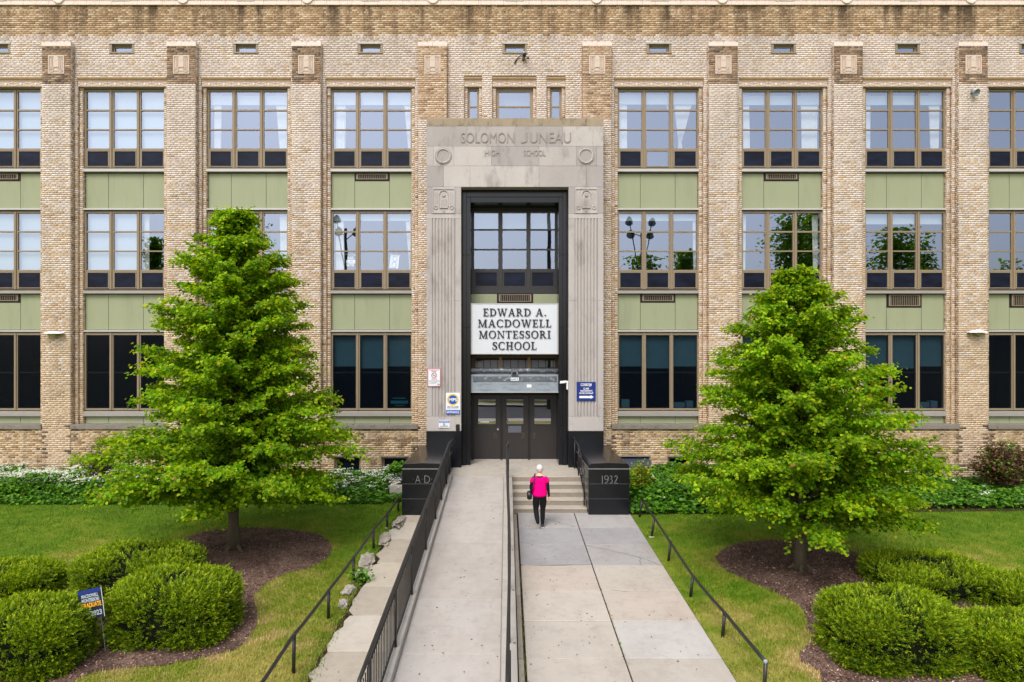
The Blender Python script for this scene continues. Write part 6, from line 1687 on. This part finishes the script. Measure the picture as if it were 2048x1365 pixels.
def shrub(label, x, y, rx, ry, h, pal, p, n, size, seed, cat='shrub', base=.05, name='shrub'):
    rg = np.random.default_rng(seed); z0 = gz(y)
    t = thing(name, label, cat, (x, y, z0))
    P, A, Nn = [], [], []
    ns = max(14, int(n / 60))
    st = MB()
    for k in range(ns):
        a = rg.uniform(0, 2 * PI); f_ = rg.uniform(.25, 1) ** .6; zt = h * rg.uniform(.45, 1.0)
        e = np.array([x + rx * f_ * math.cos(a) * math.sqrt(max(.06, 1 - (zt / h) ** 3)), y + ry * f_ * math.sin(a) * math.sqrt(max(.06, 1 - (zt / h) ** 3)), z0 + zt])
        o = np.array([x + .06 * math.cos(a), y + .06 * math.sin(a), z0]); md = (o + e) / 2 + np.array([0, 0, .1 * h])
        st.tube([tuple(o), tuple(md), tuple(e)], [.012, .009, .004], 5)
        m = int(n / ns); q = rg.uniform(.25, 1, m)[:, None]
        pt = (1 - q) ** 2 * o + 2 * q * (1 - q) * md + q * q * e + rg.normal(0, .075, (m, 3)) * np.array([1, 1, .8])
        aa = rg.uniform(0, 2 * PI, m)
        P.append(pt); A.append(np.stack([np.cos(aa), np.sin(aa), rg.normal(0, .4, m)], 1)); Nn.append(np.stack([rg.normal(0, .5, m), rg.normal(-.2, .5, m), np.ones(m)], 1))
    st.build('stem', m_bark, t)
    P, A, Nn = map(np.concatenate, (P, A, Nn)); m = len(P)
    P[:, 2] = np.maximum(P[:, 2], z0 + .03)
    V, Fq = leaves(P, A, Nn, rg.uniform(.7, 1.2, m) * size, .36, .15)
    c = pal[rg.choice(len(pal), m, p=p)] * rg.uniform(.8, 1.15, (m, 1))
    link(bpy.data.objects.new('foliage', np_mesh('foliage', V, Fq, m_plant, np.repeat(c, 2, 0))), t)
RED = np.array([srgb(86, 54, 44), srgb(104, 70, 56), srgb(66, 62, 32), srgb(84, 110, 34), srgb(58, 38, 34)])
shrub('reddish brown leafy shrub against the wall at the right edge', XP(2010, 20.6), 20.6 - CD, 1.2, .8, 1.55, RED * 1.35, [.25, .25, .15, .3, .05], 5600, .085, 41, name='red_leaved_shrub')
shrub('dark red twiggy shrub half hidden behind the left tree', XP(205, 20.6), 20.6 - CD, .62, .5, 1.75, RED, [.2, .15, .25, .2, .2], 1700, .06, 42, name='red_leaved_shrub')
YEL = np.array([srgb(150, 160, 26), srgb(120, 150, 24), srgb(86, 130, 26), srgb(168, 160, 34)])
shrub('yellow green shrub in front of the basement hood right of the pedestal', XP(1281, 19.2), 19.2 - CD, .42, .45, 1.25, YEL, [.3, .3, .25, .15], 1500, .07, 43, name='yellow_green_shrub')
shrub('small leafy weed growing among the broken stones', *GP(722, 1166), .17, .15, .22, P_GRN, [.3, .3, .3, .1], 160, .07, 44, 'weed', name='leafy_weed')

# ---- lawn blades
def ground_density(n, x0, x1, y0, y1, rg):
    P = np.stack([rg.uniform(x0, x1, n), rg.uniform(y0, y1, n)], 1)
    d = P[:, 1] + CD; ok = np.abs(P[:, 0]) * F / d < 1130
    for poly in BEDS: ok &= ~inside(P, poly)
    x, y = P[:, 0], P[:, 1]
    ok &= ~((x > -2.86) & (x < 3.31))
    ok &= ~((x < -2.8) & (y > -2.45)) & ~((x > 3.3) & (y > -3.35 + .03 * (x - 3.3)))
    return P[ok]
rg = np.random.default_rng(5)
P = np.concatenate([ground_density(260000, -16.5, 17, -12.8, -2.3, rg), ground_density(120000, -8, 9, -12.8, -7, rg)])
# sparser and worn along the right-hand kerb, tufts along the left
wear = np.array([mnoise.noise(Vector((x * 1.1, y * 1.1, 0))) for x, y in P])
keep_ = ~((P[:, 0] > 3.3) & (P[:, 0] < 3.75 + .25 * wear) & (wear > -.15) & (rg.random(len(P)) < .75))
P = P[keep_]; n = len(P)
a = rg.uniform(0, 2 * PI, n); lean = rg.uniform(.15, .8, n)
A = unit(np.stack([np.cos(a) * lean, np.sin(a) * lean, np.ones(n)], 1)); B = unit(np.stack([-np.sin(a), np.cos(a), np.zeros(n)], 1))
b0 = np.stack([P[:, 0], P[:, 1], GZ(P[:, 1]) - .005], 1); ww = rg.uniform(.005, .009, n)[:, None]
V = np.stack([b0 - B * ww, b0 + B * ww, b0 + A * rg.uniform(.03, .078, n)[:, None]], 1).reshape(-1, 3); Fq = np.arange(3 * n).reshape(-1, 3)
tone = np.repeat(rg.uniform(.72, 1.35, (n, 1)), 3, 1) * (1 + rg.normal(0, .06, (n, 3)))
# dry rim where the beds were cut, and burnt patches low on the left
near = np.full(n, 9.0)
for poly in BEDS:
    for i in range(len(poly)):
        p0, p1 = poly[i], poly[(i + 1) % len(poly)]; e = p1 - p0; q = np.clip(((P - p0) @ e) / max(e @ e, 1e-9), 0, 1)
        near = np.minimum(near, np.linalg.norm(P - p0 - q[:, None] * e, axis=1))
pn = np.array([mnoise.noise(Vector((x * .9 + 7, y * .9, 2))) + .5 * mnoise.noise(Vector((x * 2.6, y * 2.6, 5))) for x, y in P])
dry = np.clip(1 - near / (.28 + .22 * pn), 0, 1) * .75 + np.clip((pn - .02) * 2.2, 0, 1) * np.clip((-7.8 - P[:, 1]) / 2.5, 0, 1) * np.where(P[:, 0] < 0, .8, .35)
dry = np.clip(dry, 0, .85)[:, None] * rg.uniform(.5, 1, (n, 1))
tone = tone * (1 - dry) + tone * np.array([[1.95, 1.32, 4.0]]) * dry
tag(link(bpy.data.objects.new('grass', np_mesh('grass', V, Fq, m_blade, tone))), kind='stuff')
# grass and weeds in the joints and along the ragged edges
Q = []
for (xa, ya, xb, yb, k, s_) in ((-2.75, yl[7], -1.9, yl[7], 260, .03), (-2.9, -12.5, -2.9, -9.0, 800, .07), (-2.9, -9, -2.95, -4, 450, .06), (.27, -13, .27, -9.8, 150, .02), (.275, -9.6, .275, -6.9, 60, .01), (1.80, -11.6, 1.80, -8.5, 70, .008), (-2.9, -12.8, -2.85, -11.3, 350, .08)):
    q = rg.random(k)[:, None]; Q.append(np.array([[xa, ya]]) * (1 - q) + np.array([[xb, yb]]) * q + rg.normal(0, s_, (k, 2)))
Q = np.concatenate(Q); n = len(Q); a = rg.uniform(0, 2 * PI, n); lean = rg.uniform(.2, 1.2, n)
A = unit(np.stack([np.cos(a) * lean, np.sin(a) * lean, np.ones(n)], 1)); B = unit(np.stack([-np.sin(a), np.cos(a), np.zeros(n)], 1))
V, Fq = blades(np.stack([Q[:, 0], Q[:, 1], GZ(Q[:, 1]) + .01], 1), A, B, rg.uniform(.03, .085, n), rg.uniform(.003, .006, n))
tag(link(bpy.data.objects.new('joint_weeds', np_mesh('joint_weeds', V, Fq, m_plant, pick(n, np.array([srgb(96, 126, 30), srgb(122, 142, 44), srgb(78, 110, 26)]), None)))), kind='stuff')
# dead leaves, twigs and bits on the paving
n = 280
X = rg.uniform(-2.7, 3.2, n); Y = rg.uniform(-12.5, -3.7, n)
Z = np.where((X > -1.57) & (X < -.08), .74 - .087 * (YR - Y) + .006, GZ(Y) + .037)
ok = (X < -1.8) | ((X > -1.5) & (X < -.1)) | (X > .3); X, Y, Z = X[ok], Y[ok], Z[ok]; n = len(X); a = rg.uniform(0, 2 * PI, n)
V, Fq = leaves(np.stack([X, Y, Z], 1), np.stack([np.cos(a), np.sin(a), np.zeros(n)], 1), np.tile([[0., 0, 1]], (n, 1)), rg.uniform(.012, .04, n), .3, .2)
tag(link(bpy.data.objects.new('leaf_litter', np_mesh('leaf_litter', V, Fq, m_chip, np.repeat(np.array([srgb(92, 74, 58), srgb(60, 48, 40), srgb(128, 100, 72)])[rg.choice(3, n)], 2, 0)))), kind='stuff')

# ================================================================ ACROSS THE STREET (seen only in the window glass)
def far_tree(where, px, pytop, halfw, D, seed, low=.30):
    dv = 22.1 + (.4 + CD + D); y = -CD - D; x = XP(px, dv); H = CZ + (700 - pytop) * dv / F + .6; rad = halfw * dv / F
    rg = np.random.default_rng(seed)
    t = thing('street_tree', 'leafy street tree ' + where, 'tree', (x, y, -.6), 'street trees mirrored in the windows')
    MB().tube([(x, y, -.7), (x, y, H * .4), (x + .1, y, H * .85)], [.3, .22, .05], 8).build('trunk', m_bark, t)
    n = 3800; k = 30
    C_ = np.stack([rg.normal(0, .45, k) * rad, rg.normal(0, .45, k) * rad, rg.uniform(low, .96, k) * H], 1); C_[:, :2] *= np.clip(1.25 - C_[:, 2:] / H, .25, 1)
    i = rg.integers(0, k, n); P = C_[i] + rg.normal(0, 1, (n, 3)) * np.array([.22, .22, .06 * H / rad]) * rad; P[:, 2] = np.minimum(P[:, 2], H)
    P += np.array([x, y, -.6]); a = rg.uniform(0, 2 * PI, n)
    V, Fq = leaves(P, np.stack([np.cos(a), np.sin(a), rg.normal(0, .4, n)], 1), np.stack([rg.normal(0, .6, n), rg.normal(0, .6, n), np.ones(n)], 1), rg.uniform(.25, .5, n), .4, .1)
    link(bpy.data.objects.new('crown', np_mesh('crown', V, Fq, m_leaf, np.repeat(pick(n, G_LEAF[[0, 1, 4]] * 1.0, None), 2, 0))), t)
WHERE = ['mirrored tall in the second window bay right of the portal', 'behind the tall one mirrored in the second bay right of the portal', 'mirrored in the third window bay right of the portal', 'behind the one mirrored in the third bay right of the portal',
         'mirrored low under the floodlights right of the portal', 'mirrored in the right light of the floodlight window', 'mirrored in the window left of the big left tree', 'mirrored behind the top of the left tree', 'mirrored low in the window at the right edge']
for k, a in enumerate(((1585, 424, 75, 30, 1), (1620, 420, 40, 34, 2), (1790, 462, 75, 30, 3), (1845, 470, 40, 36, 4), (1290, 514, 58, 30, 5), (1368, 506, 46, 32, 6), (310, 480, 26, 30, 7), (500, 428, 50, 30, 8), (2030, 520, 40, 30, 10))): far_tree(WHERE[k], *a)
def mast(px, pyt, D, arms, label, r=.14):
    dv = 22.1 + (.4 + CD + D); y = -CD - D; x = XP(px, dv); H = CZ + (700 - pyt) * dv / F
    t = thing('light_mast', label, 'light pole', (x, y, -.6))
    MB().tube([(x, y, -.7), (x, y, H)], [r, r * .7], 10).build('pole', m_rail, t)
    for ax_, az in arms:
        q = MB().tube([(x, y, H - .3 - abs(az) * .2), (XP(px + ax_, dv), y, CZ + (700 - pyt - az) * dv / F)], .05, 6).build('arm', m_rail, t)
        c = (XP(px + ax_, dv), y, CZ + (700 - pyt - az) * dv / F)
        MB().rings([[(c[0] + rr_ * math.cos(k * PI / 6), c[1] - .1 + dz * .4, c[2] + dz + rr_ * math.sin(k * PI / 6) * .8) for k in range(12)] for rr_, dz in ((.12, .25), (.3, .05), (.42, -.22), (.38, -.24))]).build('floodlight', m_steel, t)
mast(1283, 466, 24, ((-21, 0), (18, 1), (-24, -26), (22, -24)), 'floodlight mast with four lamps mirrored right of the portal')
mast(691, 458, 24, ((-14, 2), (20, 4), (-18, -22)), 'floodlight mast mirrored in the window with the banner', .2)
mast(1099, 405, 14, (), 'bare utility pole mirrored in the portal window', .2)
t = thing('house', 'pale house across the street mirrored in the door glass', 'house', (2, -46, -.6))
MB().box(-3, 7, -52, -44, -.6, 3.4).build('wall', m_white, t)
MB().prism([(-3.5, 3.4), (7.5, 3.4), (2, 6.6)], -52.4, -43.6).build('roof', m_asphalt, t)
for x in (-1.5, 2, 5.2): MB().box(x - .5, x + .5, -44.0, -43.95, .6, 2.2).build('window', m_screen, t)
